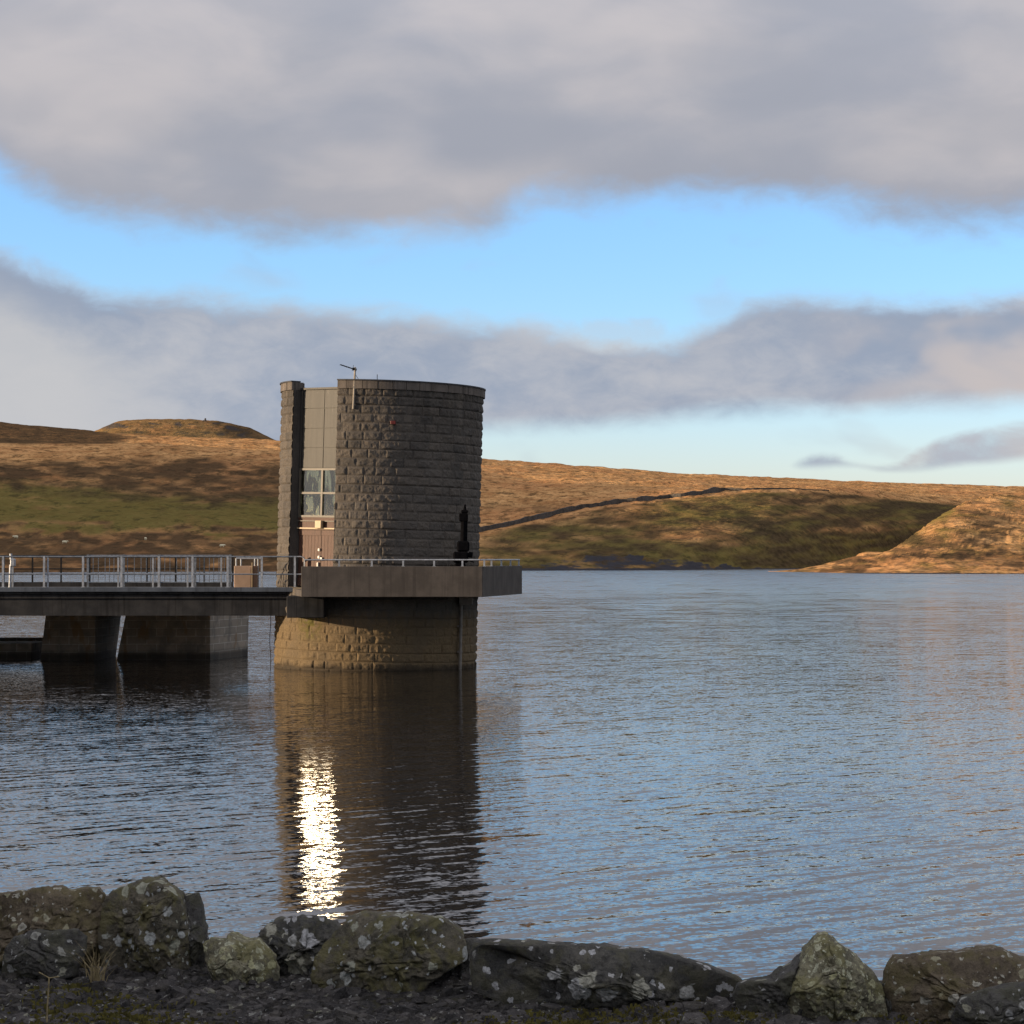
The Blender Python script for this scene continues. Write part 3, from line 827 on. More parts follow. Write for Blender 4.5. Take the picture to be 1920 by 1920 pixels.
# platform round the tower
pl = MB()
Q = [(-7.09, 83.3), (-0.99, 83.3), (.36, 90.6), (-.9, 94.0), (-6.0, 94.0), (-7.9, 90.4), (-7.55, 86.0)]
pl.prism(Q, 2.585, 2.80)
pl.build('platform_slab', M_CONC, tower)
par = MB()
def wallseg(mb, a, b, th, z0, z1):
    a, b = Vector(a), Vector(b); d = (b-a).normalized(); nrm = Vector((-d.y, d.x))*th
    mb.prism([a, b, b+nrm, a+nrm], z0, z1)
wallseg(par, (-7.09, 83.29), (-.995, 83.29), .20, 2.57, 3.60)
wallseg(par, (-.985, 83.30), (.366, 90.6), .20, 2.57, 3.60)
wallseg(par, (.37, 90.62), (-.9, 94.02), .20, 2.57, 3.60)
par.build('parapet', M_CONC, tower, bevel=.012)
cb = MB()
for (x0, x1, y0, y1) in ((-7.7, -6.42, 84.6, 86.84), (-5.6, -2.2, 84.3, 85.35)):
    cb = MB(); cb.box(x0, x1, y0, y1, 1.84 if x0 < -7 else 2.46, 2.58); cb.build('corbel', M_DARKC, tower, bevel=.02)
# drain pipe, junction box, hanging cable
dp = MB(); xp = -1.83; yp = TCY-math.sqrt(TR**2-(xp-TCX-.03)**2)-.13
dp.tube((xp, yp, -1), (xp+.05, yp, 2.40), .055, 10); 
for z in (.6, 1.5): dp.box(xp-.08, xp+.1, yp-.02, yp+.2, z-.03, z+.03)
dp.build('drainpipe', M_PIPE, tower)
jx = MB(); jx.box(xp-.02, xp+.46, yp-.16, yp+.25, 2.24, 2.52); jx.build('pipe_box', M_PIPE, tower, bevel=.015)
cab = MB(); p_ = [(-8.62+.02*math.sin(k), 88.3, 2.0-.22*k) for k in range(12)]; cab.path(p_, .012, 6); cab.build('hanging_cable', M_BLACK, tower)
# lightning rods and small red plate
for (px, y, zt, zb) in ((545, 88.6, 10.12, 9.86), (707, 85.3, 10.22, 9.96), (896, 88.4, 9.96, 9.75)):
    lr = MB(); x = (px-960)/F*y; lr.tube((x, y, zb), (x, y, zt), .012, 6); lr.build('lightning_rod', M_BLACK, tower)
rp = MB(); x = (737-960)/F*85.1; rp.box(x-.09, x+.09, TCY-TR-.14, TCY-TR+.05, 8.48, 8.60); rp.build('red_wall_plate', M_RED, tower, bevel=.015)

# television aerial on the tower rim
ax = (665-960)/F*85.3; ay = 85.22
aer = empty('rooftop_aerial', (ax, ay, 8.9), 'thin television aerial on a pale pole clamped to the tower rim', 'aerial')
mb = MB(); mb.tube((ax-.05, ay-.02, 9.02), (ax+.015, ay-.02, 10.46), .035, 8); mb.box(ax-.06, ax+.1, ay-.05, ay+.12, 9.72, 9.80)
mb.build('mast', M_POLE, aer)
mb = MB(); A = Vector((ax-.48, ay-.25, 10.53)); B = Vector((ax+.05, ay+.02, 10.37)); mb.tube(A, B, .018, 6)
mb.tube(B-(B-A)*.22, B, .05, 6); mb.build('boom', M_BLACK, aer)
mb = MB(); side = Vector((.35, -.9, .05)).normalized(); vert = Vector((.25, 0, 1)).normalized()
for k in range(9):
    p = A+(B-A)*(k/9.0); mb.tube(p-side*.12, p+side*.12, .005, 5)
p = A+(B-A)*.78; mb.tube(p-vert*.08, p+vert*.13, .008, 5)
mb.build('elements', M_BLACK, aer)
mb = MB(); mb.path([(ax+.03, ay, 10.2), (ax+.12, ay+.05, 10.06), (ax+.2, ay+.15, 10.02)], .008, 5); mb.build('cable', M_BLACK, aer)

# railing on the parapet
rl = empty('parapet_railing', (-4, 83.4, 3.6), 'low single-rail steel railing on short posts along the platform parapet', 'railing')
rb = MB(); zr = 3.82
W0, W1, W2, W3 = Vector((-7.0, 83.40, zr)), Vector((-1.07, 83.40, zr)), Vector((.27, 90.6, zr)), Vector((-.95, 93.9, zr))
rb.tube(W0, W1, .026, 8); rb.tube(W1, W2, .026, 8); rb.tube(W2, W3, .026, 8); rb.build('rail', M_GALV, rl)
pxs = [(636, 0), (697, 0), (756, 0), (814, 0), (867, 0), (908, 0)]
pts = [((px-960)/F*83.4, 83.40) for px, _ in pxs]
pts += [tuple((W1+(W2-W1)*f)[:2]) for f in (.27, .52, .76, .985)]
for (x, y) in pts:
    pm = MB(); pm.box(x-.03, x+.03, y-.012, y+.012, 3.60, zr-.01); pm.box(x-.05, x+.05, y-.05, y+.05, 3.60, 3.615)
    pm.build('post', M_GALV, rl)

# black winch post on the platform
wx, wy = (868-960)/F*84.1, 84.05
wp = empty('winch_post', (wx, wy, 2.8), 'black iron winch post with bulky lower gearbox on the platform, against the tower wall', 'winch')
mb = MB(); mb.tube((wx+.03, wy, 4.4), (wx+.05, wy, 5.30), .115, 10); mb.tube((wx+.06, wy, 5.50), (wx+.07, wy, 5.70), .055, 8, .03)
mb.build('mast', M_SOOT, wp)
mb = MB(); mb.box(wx-.13, wx+.17, wy-.12, wy+.12, 5.12, 5.40); mb.box(wx-.06, wx+.17, wy-.1, wy+.1, 5.402, 5.52); mb.build('pulley_head', M_SOOT, wp, bevel=.03)
mb = MB(); mb.box(wx-.20, wx+.22, wy-.2, wy+.2, 4.10, 4.46); mb.box(wx-.33, wx+.18, wy-.22, wy+.2, 3.72, 4.098); mb.build('gearbox', M_SOOT, wp, bevel=.05)
mb = MB(); mb.box(wx-.27, wx+.08, wy-.16, wy+.16, 2.8, 3.718); mb.build('pedestal', M_SOOT, wp, bevel=.03)
mb = MB(); mb.tube((wx+.183, wy, 4.0), (wx+.33, wy, 3.98), .10, 12); mb.tube((wx+.05, wy-.24, 3.86), (wx+.38, wy-.26, 3.74), .025, 6); mb.build('crank_handle', M_SOOT, wp)

# ================================================================== FOOTBRIDGE
BY0, BY1 = 86.55, 99.5
br = empty('footbridge', (-14, 90, 2.8), 'long dark concrete footbridge on masonry piers reaching the tower from the left', 'bridge')
XR = -7.46; XL = -62.0
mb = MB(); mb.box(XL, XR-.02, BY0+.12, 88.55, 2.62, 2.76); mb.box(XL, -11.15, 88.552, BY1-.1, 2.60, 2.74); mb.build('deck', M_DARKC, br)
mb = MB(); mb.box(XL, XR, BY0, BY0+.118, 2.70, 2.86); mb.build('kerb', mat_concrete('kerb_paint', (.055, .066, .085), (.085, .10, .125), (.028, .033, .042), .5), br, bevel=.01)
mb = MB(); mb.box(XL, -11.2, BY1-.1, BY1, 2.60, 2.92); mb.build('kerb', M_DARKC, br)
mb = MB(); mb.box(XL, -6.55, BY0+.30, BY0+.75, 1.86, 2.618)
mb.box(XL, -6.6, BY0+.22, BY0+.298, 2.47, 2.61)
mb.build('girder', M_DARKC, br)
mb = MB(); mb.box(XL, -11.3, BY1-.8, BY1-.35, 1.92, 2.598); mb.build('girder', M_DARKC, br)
def mat_masonry():
    t = NT('wet_pier_masonry'); p = t.pos()
    br_ = t.n('ShaderNodeTexBrick'); br_.offset = .5
    sw = t.n('ShaderNodeSeparateXYZ'); t.l(p, sw.inputs[0])
    cm = t.n('ShaderNodeCombineXYZ'); t.l(t.math('ADD', sw.outputs[0], t.math('MULTIPLY', sw.outputs[1], .35)), cm.inputs[0]); t.l(sw.outputs[2], cm.inputs[1])
    t.l(cm.outputs[0], br_.inputs['Vector']); br_.inputs['Scale'].default_value = 1.0
    br_.inputs['Brick Width'].default_value = .75; br_.inputs['Row Height'].default_value = .3
    br_.inputs['Mortar Size'].default_value = .014
    br_.inputs['Color1'].default_value = (.22, .19, .155, 1); br_.inputs['Color2'].default_value = (.31, .26, .205, 1)
    br_.inputs['Mortar'].default_value = (.42, .39, .34, 1)
    n = t.noise(p, 1.3, 5, .6)
    c = t.mix(t.math('MULTIPLY', t.ramp(n, .45, .65), .7), br_.outputs['Color'], (.12, .11, .097))
    c = t.mix(t.math('MULTIPLY', t.ramp(t.noise(t.scaled(p, (2, 2, .6)), 1.1, 4), .58, .68), .7), c, (.20, .12, .055))
    wet = t.ramp(t.sepz(p), .45, .15)
    c = t.mix(t.math('MULTIPLY', wet, .8), c, (.008, .007, .006))
    h = t.math('ADD', br_.outputs['Fac'], t.math('MULTIPLY', t.noise(p, 18, 4), -.6))
    t.bsdf(c, .85, 0, .3, t.bump(h, .6, -.03))
    return t.m
M_PIER = mat_masonry()
def pier(bot, top, zt=2.598):
    mb = MB(); n = 8
    for k in range(n):                     # courses stepping in with the batter
        f0, f1 = k/n, (k+1)/n
        l = lambda f: [(b[0]+(q[0]-b[0])*f, b[1]+(q[1]-b[1])*f) for b, q in zip(bot, top)]
        z0, z1 = -1+(zt+1)*f0, -1+(zt+1)*f1
        o = .012 if k % 2 else 0.0
        A, B = l(f0), l(f1)
        mb.hexa([(x, y-o, z0+.001) for x, y in A], [(x, y-o, z1) for x, y in B])
    return mb.build('pier', M_PIER, br)
X_ = lambda px, Y: (px-960)/F*Y
def pier_px(l0, r0, s0, l1, r1, s1, Y, D):
    bot = [(X_(l0, Y), Y), (X_(r0, Y), Y), (X_(s0, Y+D), Y+D), (X_(s0, Y+D)-(X_(r0, Y)-X_(l0, Y)), Y+D)]
    top = [(X_(l1, Y), Y+.1), (X_(r1, Y), Y+.1), (X_(s1, Y+D), Y+D-.1), (X_(s1, Y+D)-(X_(r1, Y)-X_(l1, Y)), Y+D-.1)]
    # bottom values are photo columns at the water; carry the batter on down to the bed
    return pier(bot, top)
pier_px(70, 177, 212, 91, 179, 234, 94.2, 4.2)
pier_px(210, 395, 464, 244, 393, 468, 94.4, 4.6)
for k in range(1, 5):
    pier_px(70-330*k, 177-330*k, 212-330*k, 91-330*k, 179-330*k, 234-330*k, 94.2, 4.2)
sw_ = MB(); sw_.box(X_(-1500, 95), X_(60, 95), 95.0, 97.5, -1, .62); sw_.box(X_(-1500, 95), X_(62, 95), 97.502, 97.9, -1, .75)
o = sw_.build('weir_wall', M_PIER, None, bevel=.02); tag(o, 'low dark wall just above the water, left of the masonry bridge piers', 'weir')

# railings on the bridge
def rail_line(mb, x0, x1, y, z, r=.026): mb.tube((x0, y, z), (x1, y, z), r, 8)
fr_ = empty('bridge_railing', (-14, BY0+.1, 2.86), 'near grey steel railing with two rails along the footbridge edge', 'railing', 'footbridge railings')
YF = BY0+.07
mb = MB(); rail_line(mb, XL, XR-.1, YF, 3.93, .028); rail_line(mb, XL, XR-.1, YF, 3.315, .024); mb.build('rail', M_GALVD, fr_)
mb = MB()
lp_ = [(-7.62, YF, 3.93)]+[(-7.62+.24+.12*math.sin(a), YF, 3.93-.12+.12*math.cos(a)) for a in (0, .5, 1.0, 1.57)]+[(-7.62+.36, YF, 3.45)]+[(-7.62+.24+.12*math.cos(a), YF, 3.435-.12*math.sin(a)) for a in (.3, .8, 1.3, 1.57)]+[(-7.62, YF, 3.315)]
mb.path(lp_, .026, 8); mb.build('end_loop', M_GALV, fr_)
fp = [6, 83, 156, 228, 298, 361, 427, 491, 553]
xs = [X_(p, YF) for p in fp]+[X_(6-77*k, YF) for k in range(1, 28)]
post_me = None
for x in xs:
    mb = MB(); mb.box(x-.036, x+.036, YF-.03, YF+.03, 2.86, 3.95); mb.box(x-.07, x+.07, YF-.05, YF+.05, 2.86, 2.875)
    mb.build('post', M_GALV, fr_)
mr = empty('bridge_railing', (-14, 88.5, 2.76), 'second steel railing just behind the near one, along the walkway of the footbridge', 'railing', 'footbridge railings')
mb = MB(); rail_line(mb, XL, -10.25, 88.45, 3.92, .026); rail_line(mb, XL, -10.25, 88.45, 3.33, .022); mb.build('rail', M_GALVD, mr)
for px in [222, 287, 352, 415]+[222-66*k for k in range(1, 30)]:
    x = X_(px, 88.45); mb = MB(); mb.box(x-.03, x+.03, 88.42, 88.48, 2.74, 3.92); mb.build('post', M_GALV, mr)
pk = empty('picket_fence', (-16, 95, 2.74), 'grey picket fence with thin upright bars between the two sides of the footbridge', 'fence')
mb = MB(); x0, x1 = X_(165, 95), X_(432, 95)
rail_line(mb, x0, x1, 95, 3.98, .025); rail_line(mb, x0, x1, 95, 2.95, .025); mb.build('rail', M_GALVD, pk)
mb = MB(); x = x0
while x < x1:
    mb.box(x-.011, x+.011, 94.985, 95.015, 2.95, 3.98); x += .17+random.choice((0, 0, .03, .09))
mb.build('pickets', M_GALVD, pk)
for px in (165, 232, 299, 366, 432):
    x = X_(px, 95); mb = MB(); mb.box(x-.04, x+.04, 94.96, 95.04, 2.74, 4.02); mb.build('post', M_GALVD, pk)
fa = empty('bridge_railing', (-16, BY1, 2.92), 'far dark steel railing along the back edge of the footbridge deck', 'railing', 'footbridge railings')
mb = MB(); rail_line(mb, XL, X_(437, BY1), BY1-.05, 3.98, .028); rail_line(mb, XL, X_(437, BY1), BY1-.05, 3.45, .024); mb.build('rail', M_BLACK, fa)
k = 0; x = X_(437, BY1)
while x > XL:
    mb = MB(); mb.box(x-.03, x+.03, BY1-.08, BY1-.02, 2.92, 3.98); mb.build('post', M_BLACK, fa); x -= 1.15
# cabinet and frame by the tower end
cx0, cx1, cy = X_(439, 90), X_(474, 90), 90.0
cbn = empty('equipment_cabinet', ((cx0+cx1)/2, cy, 2.76), 'tan equipment cabinet on the footbridge, near the tower', 'cabinet')
M_TAN = mat_simple('tan_paint', (.34, .235, .165), .6, 0, .1, 3); M_TAN2 = mat_simple('brown_paint', (.20, .12, .075), .6, 0, .1, 3)
mb = MB(); mb.box(cx0, cx1, cy, cy+.45, 2.76, 3.60); mb.build('body', M_TAN, cbn, bevel=.012)
mb = MB(); mb.box(cx1+.003, cx1+.16, cy+.03, cy+.42, 2.76, 3.60); mb.build('side_panel', M_TAN2, cbn, bevel=.01)
mb = MB(); mb.box(cx0+.04, cx1-.08, cy-.02, cy-.002, 2.82, 3.55); mb.build('door', M_TAN, cbn)
mb = MB(); mb.box(cx1-.05, cx1-.01, cy-.03, cy-.001, 2.78, 3.72); mb.build('conduit', M_CREAM, cbn)
gf = empty('guard_frame', (X_(466, 90.6), 90.6, 2.76), 'pale tubular steel frame standing around the tan cabinet', 'guard rail')
mb = MB(); gx0, gx1 = X_(443, 90.6), X_(491, 90.6)
mb.tube((gx0, 90.6, 3.87), (gx1, 90.6, 3.87), .032, 8); mb.build('rail', M_GALV, gf)
for x in (gx0, X_(452, 90.6), X_(478, 90.6), X_(484, 90.6), gx1):
    mb = MB(); mb.tube((x, 90.6, 2.62), (x, 90.6, 3.87), .03, 8); mb.build('post', M_GALV, gf)
mb = MB(); mb.box(X_(428, 92), X_(500, 92), 88.6, 92.0, 2.60, 2.758); mb.build('deck_extension', M_DARKC, br)
# pale instrument post at the left
ix = X_(20, 88.2)
ip = empty('instrument_post', (ix, 88.2, 2.76), 'pale grey post with a small hooded box, behind the near railing at far left', 'post')
mb = MB(); mb.tube((ix-.03, 88.2, 2.76), (ix, 88.2, 3.65), .045, 8); mb.build('pole', M_GALV, ip)
mb = MB(); mb.box(ix-.0, ix+.17, 88.1, 88.3, 3.58, 3.86); mb.build('box', M_GALV, ip, bevel=.03)
mb = MB(); mb.tube((ix+.02, 88.2, 3.84), (ix-.0, 88.2, 4.04), .06, 8, .045); mb.build('hood', M_GALV, ip)

# ================================================================== FAR THINGS
def ground_at(name, u, py):
    us, X, Y, Z, PY, RT = TERR[name]
    i = int(np.argmin(abs(us-u))); col = PY[:, i]; ok = np.where(Z[:, i] > .2)[0]
    j = next((k for k in ok if col[k] <= py), ok[-1])
    return Vector((X[j, i], Y[j, i], Z[j, i]))
# dry-stone wall climbing the right bank
wl = []
for u in np.linspace(880, 1555, 120):
    py = float(np.interp(u, [860, 905, 1000, 1080, 1150, 1230, 1300, 1350, 1400, 1480, 1555], [1006, 997, 977, 957, 946, 937, 929, 923, 920, 918, 921]))
    wl.append(ground_at('hills', u, py))
wl0 = [p.copy() for p in wl]
for _ in range(3): wl = [wl[0]]+[(wl[i-1]+wl[i]*2+wl[i+1])/4 for i in range(1, len(wl)-1)]+[wl[-1]]
for k, p in enumerate(wl): p.z = max(p.z, max(q.z for q in wl0[max(0, k-2):k+3])-.3)
for _ in range(2): wl = [wl[0]]+[(wl[i-1]+wl[i]*2+wl[i+1])/4 for i in range(1, len(wl)-1)]+[wl[-1]]
V = []; Fc = []
for k, p in enumerate(wl):
    q = wl[min(k+1, len(wl)-1)]-wl[max(k-1, 0)]; q.z = 0; q.normalize(); nn = Vector((-q.y, q.x, 0))
    h = (1.45 if k < 82 else max(.15, 1.1*(1-(k-82)/42)))*random.uniform(.82, 1.15)  # low tapering end is added for the dark shadow edge of the crest
    for (s, z) in ((-.55, -2.5), (-.36, h), (.36, h), (.55, -2.5)): V.append(p+nn*s+Vector((0, 0, z)))
for k in range(len(wl)-1):
    for j in range(3): Fc.append([k*4+j, k*4+j+1, k*4+5+j, k*4+4+j])
o = mesh_np('dry_stone_wall', V, Fc, mat_simple('field_stone', (.060, .054, .048), .95, 0, .4, .9), None)
tag(o, 'dark dry stone wall climbing the moor to the right of the tower, its low far end added for a shadow edge', 'wall')
# cairn on the flat-topped hill
p = ground_at('flat_topped_hill', 385, 790); mb = MB(); mb.tube(p-Vector((0, 0, 2)), p+Vector((0, 0, 5.5)), 3.0, 7, 1.2)
mb.tube(p+Vector((-3, 0, -1)), p+Vector((-3, 0, 2)), 2.0, 6, 1.2)
tag(mb.build('cairn', mat_simple('cairn_stone', (.07, .065, .06), .95), None), 'tiny cairn of stones on top of the flat-topped hill', 'cairn')
# sheep
def make_sheep(loc_, rz, label):
    root = empty('sheep', loc_, label, 'sheep', 'sheep grazing on the far left slope'); root.rotation_euler = (0, 0, rz)
    return root
def sheep_body():
    bm = bmesh.new()
    def ring(x, z, ry, rz_, n=10): return [bm.verts.new((x, ry*math.cos(2*math.pi*k/n), z+rz_*math.sin(2*math.pi*k/n))) for k in range(n)]
    sec = [(-.62, .72, .05, .06), (-.58, .72, .20, .22), (-.35, .74, .27, .29), (0, .73, .30, .31), (.32, .74, .27, .28), (.50, .78, .19, .22), (.62, .86, .13, .15), (.72, .90, .10, .12), (.84, .84, .08, .085), (.95, .76, .045, .05)]
    rs = [ring(*s) for s in sec]
    for a, b in zip(rs[:-1], rs[1:]):
        for k in range(10): bm.faces.new((a[k], a[(k+1) % 10], b[(k+1) % 10], b[k]))
    bm.faces.new(list(reversed(rs[0]))); bm.faces.new(rs[-1])
    for (x, y) in ((-.42, .15), (-.42, -.15), (.36, .14), (.36, -.14)):
        top = [bm.verts.new((x+.07*math.cos(k*1.257), y+.06*math.sin(k*1.257), .55)) for k in range(5)]
        mid = [bm.verts.new((x-.02+.04*math.cos(k*1.257), y+.035*math.sin(k*1.257), .28)) for k in range(5)]
        lo = [bm.verts.new((x+.035*math.cos(k*1.257), y+.03*math.sin(k*1.257), -.05)) for k in range(5)]
        for a, b in ((top, mid), (mid, lo)):
            for k in range(5): bm.faces.new((a[k], a[(k+1) % 5], b[(k+1) % 5], b[k]))
    for s in (1, -1):
        a = bm.verts.new((.68, s*.08, .98)); b = bm.verts.new((.72, s*.2, .93)); c = bm.verts.new((.76, s*.08, .94)); bm.faces.new((a, b, c))
    bmesh.ops.recalc_face_normals(bm, faces=bm.faces)
    me = bpy.data.meshes.new('body'); bm.to_mesh(me); bm.free()
    me.polygons.foreach_set('use_smooth', [True]*len(me.polygons)); me.materials.append(mat_simple('fleece', (.72, .66, .46), .95, 0, .15, 5))
    return me
sheep_me = sheep_body()
for (u, py, rz, lb) in ((30, 1013, 2.9, 'cream sheep on the far slope, leftmost of the four'),
                        (123, 1019, .3, 'cream sheep on the far slope, second from the left of the four'),
                        (273, 1015, 1.9, 'small cream sheep on the far slope, third from the left, facing away'),
                        (417, 1028, .1, 'cream sheep on the far slope nearest to the tower')):
    p = ground_at('hills', u, py)
    root = bpy.data.objects.new('sheep', sheep_me); C.objects.link(root); root.location = p-Vector((0, 0, .42)); root.rotation_euler = (0, 0, rz)
    root.scale = (1.3, 1.3, 1.3)
    tag(root, lb, 'sheep', 'sheep grazing on the far left slope')

# ================================================================== FOREGROUND ROCKS
def poly_radius(poly, c, ang):
    d = np.array([math.cos(ang), math.sin(ang)]); best = 0
    for i in range(len(poly)):
        a = np.array(poly[i])-c; b = np.array(poly[(i+1) % len(poly)])-c; e = b-a
        den = d[0]*e[1]-d[1]*e[0]
        if abs(den) < 1e-12: continue
        tt = (a[0]*e[1]-a[1]*e[0])/den; ss = (a[0]*d[1]-a[1]*d[0])/den
        if tt > 0 and -1e-6 <= ss <= 1+1e-6: best = max(best, tt)
    return best
def rock(poly_px, Y, depth, mat, label, seed, rough=1.0, box=.42, sink=.05, facet=.0):
    """a boulder whose broadside matches an outline; real depth, rough faces"""
    P = [((px-960)/F*Y, ZC+(H0-py)/F*Y) for px, py in poly_px]
    zb = min(p[1] for p in P)
    P = [(x, z-(sink if z < zb+.03 else 0)) for x, z in P]
    # densify
    c = np.array(P).mean(0)
    na, nb = 280, 96
    V = []
    angs = np.linspace(0, 2*math.pi, na, endpoint=False)
    rad = np.array([poly_radius(P, c, a) for a in angs])
    rad = .5*rad+.25*np.roll(rad, 1)+.25*np.roll(rad, -1)
    rho = np.concatenate([np.linspace(0, 1, nb//2)**.8, (np.linspace(1, 0, nb//2)**.8)[1:]]); nb = len(rho)
    psi = np.arcsin(np.clip(rho, 0, 1)**(1/box)); psi[nb//2+1:] = math.pi-psi[nb//2+1:]
    PS, AN = np.meshgrid(psi, angs, indexing='ij')
    RA = np.broadcast_to(rad[None, :], PS.shape)
    s = np.sin(PS)**box; cy_ = np.sign(np.cos(PS))*np.abs(np.cos(PS))**.75
    X = c[0]+np.cos(AN)*RA*s; Z = c[1]+np.sin(AN)*RA*s; Yv = Y+depth*.5-cy_*depth*.5
    Yv = Yv+.10*(Z-c[1])*1.0                                    # faces lean back a little
    N = np.stack([np.cos(AN)*s, -cy_, np.sin(AN)*s], -1); N /= np.linalg.norm(N, axis=-1, keepdims=True)+1e-9
    # facets: quantised noise gives broken planes
    q = fbm(X*7, Yv*7, Z*7, seed, 2)
    d = rough*(.012*q+.015*fbm(X*18, Yv*18, Z*18, seed+5, 3)+.010*fbm(X*42, Yv*42, Z*42, seed+9, 2))
    ridge = np.abs(fbm(X*9+.3*seed, Yv*9, Z*14, seed+21, 2)); d -= rough*.016*np.exp(-(ridge/.05)**2)
    rg = np.random.RandomState(seed)
    V0 = np.stack([X, Yv, Z], -1); cen = np.array([c[0], Y+depth*.5, c[1]])
    for _ in range(20):
        nv = np.array([rg.uniform(-.85, .85), -rg.uniform(.6, 1), rg.uniform(-.6, .85)]); nv /= np.linalg.norm(nv)
        pr_ = (V0-cen)@nv
        fm = (N[..., 1] < -.2); so_ = np.argsort(pr_[fm]); cw = np.cumsum((rho[:, None]*RA)[fm][so_]); cw /= cw[-1]
        lim = pr_[fm][so_][int(np.searchsorted(cw, rg.uniform(.66, .90)))]
        V0 = V0-(np.maximum(0, pr_-lim)*1.0*(.15+.85*sst(.08, .45, N[..., 1]*-1)))[..., None]*nv
    X, Yv, Z = V0[..., 0], V0[..., 1], V0[..., 2]
    side = .35+.65*np.abs(N[..., 1])                           # keep the outline close to the photograph
    V = np.stack([c[0]+(X-c[0])*1.10, Yv, c[1]+(Z-c[1])*1.04], -1)+N*(d*side)[..., None]
    V = V.reshape(-1, 3)
    ii, kk = np.meshgrid(np.arange(nb-1), np.arange(na), indexing='ij'); a = ii*na+kk; b = ii*na+(kk+1) % na
    Fc = np.stack([a, b, b+na, a+na], -1).reshape(-1, 4)
    o = mesh_np('rock', V, Fc, mat, None, True)
    tag(o, label, 'rock', 'boulders lining the bank')
    return o
grey_l = (.54, .56, .55)
M_R1 = mat_rock('lichened_rock', (0.071, 0.066, 0.052), (0.154, 0.135, 0.098), grey_l, (0.149, 0.136, 0.046), .40, .5, 15)
M_R2 = mat_rock('brown_rock', (0.089, 0.070, 0.050), (0.179, 0.145, 0.098), (0.518, 0.502, 0.421), (0.136, 0.117, 0.046), .22, .45, 22)
M_R3 = mat_rock('pale_lichen_rock', (0.106, 0.099, 0.072), (0.253, 0.234, 0.155), (0.600, 0.600, 0.437), (0.246, 0.227, 0.090), .55, .5, 26)
M_R4 = mat_rock('black_spotted_rock', (0.052, 0.052, 0.050), (0.127, 0.119, 0.102), (0.600, 0.600, 0.600), (0.123, 0.114, 0.054), .52, .3, 9.5)
M_R5 = mat_rock('dark_rock', (0.050, 0.047, 0.046), (0.106, 0.102, 0.090), (0.454, 0.454, 0.437), (0.104, 0.104, 0.044), .22, .25, 20)
rock([(-90, 1700), (-20, 1690), (30, 1683), (62, 1675), (105, 1675), (120, 1680), (165, 1677), (174, 1690), (181, 1730), (184, 1790), (178, 1822), (100, 1835), (-90, 1835)], 10.0, .34, M_R2, 'flat-topped brown boulder at the far left of the row', 101)
rock([(5, 1785), (20, 1765), (65, 1752), (135, 1750), (150, 1764), (147, 1790), (130, 1812), (60, 1815), (5, 1812)], 9.75, .22, M_R5, 'low dark slab lying in front of the leftmost boulder', 103, .7)
rock([(184, 1705), (200, 1686), (228, 1672), (255, 1660), (288, 1661), (314, 1674), (328, 1690), (338, 1730), (345, 1780), (350, 1822), (190, 1828), (178, 1770)], 9.9, .36, M_R1, 'tall rounded boulder with grey lichen rosettes at the left, beside the straw', 107)
rock([(322, 1720), (332, 1690), (345, 1684), (363, 1685), (370, 1705), (376, 1745), (383, 1790), (378, 1818), (330, 1822)], 10.0, .26, M_R5, 'narrow dark upright stone leaning on the tall lichened boulder', 109, .8)
rock([(378, 1780), (392, 1768), (418, 1770), (424, 1760), (436, 1763), (452, 1772), (478, 1770), (505, 1800), (515, 1860), (420, 1865), (395, 1835)], 9.75, .24, M_R3, 'small pale jagged stone in the gap right of the narrow upright stone', 113, .9)
rock([(465, 1800), (478, 1768), (492, 1746), (520, 1733), (560, 1728), (600, 1732), (625, 1748), (640, 1790), (620, 1850), (500, 1860)], 9.95, .30, M_R4, 'black crumbly boulder behind the small jagged stone, white specks on it', 127, 1.3)
rock([(588, 1840), (600, 1800), (625, 1765), (655, 1740), (672, 1733), (700, 1730), (760, 1728), (815, 1738), (848, 1757), (862, 1785), (866, 1812), (835, 1830), (800, 1850), (770, 1876), (690, 1885), (600, 1878)], 9.55, .42, M_R1, 'largest rounded boulder, mid row, olive with pale lichen and a flat top', 131)
rock([(845, 1790), (862, 1772), (885, 1770), (905, 1774), (908, 1820), (905, 1868), (850, 1872)], 9.75, .25, M_R5, 'thin dark stone wedged between the largest boulder and the long kerb-like block', 137, .6)
rock([(888, 1800), (893, 1780), (905, 1775), (1000, 1783), (1100, 1788), (1200, 1796), (1235, 1803), (1300, 1818), (1360, 1836), (1400, 1850), (1412, 1885), (1390, 1915), (1200, 1915), (1000, 1905), (930, 1890), (890, 1880)], 9.2, .36, M_R4, 'long low kerb-like block with big grey lichen rosettes', 139, .75, .30)
rock([(1388, 1880), (1395, 1856), (1420, 1848), (1455, 1845), (1490, 1820), (1515, 1797), (1535, 1792), (1560, 1830), (1570, 1915), (1400, 1925)], 9.05, .26, M_R5, 'dark sloping stone leaning against the left of the pointed boulder', 149, .9)
rock([(1488, 1880), (1505, 1838), (1522, 1800), (1538, 1780), (1550, 1767), (1566, 1768), (1585, 1785), (1615, 1808), (1640, 1832), (1654, 1855), (1664, 1880), (1680, 1930), (1490, 1935)], 8.95, .34, M_R3, 'pointed boulder like a pyramid, crusted in yellow-green lichen', 151, .9, .5)
rock([(1640, 1875), (1652, 1852), (1666, 1850), (1684, 1875), (1698, 1905), (1700, 1935), (1640, 1940)], 9.1, .22, M_R5, 'small dark stone in the gap right of the pointed boulder', 157, .8)
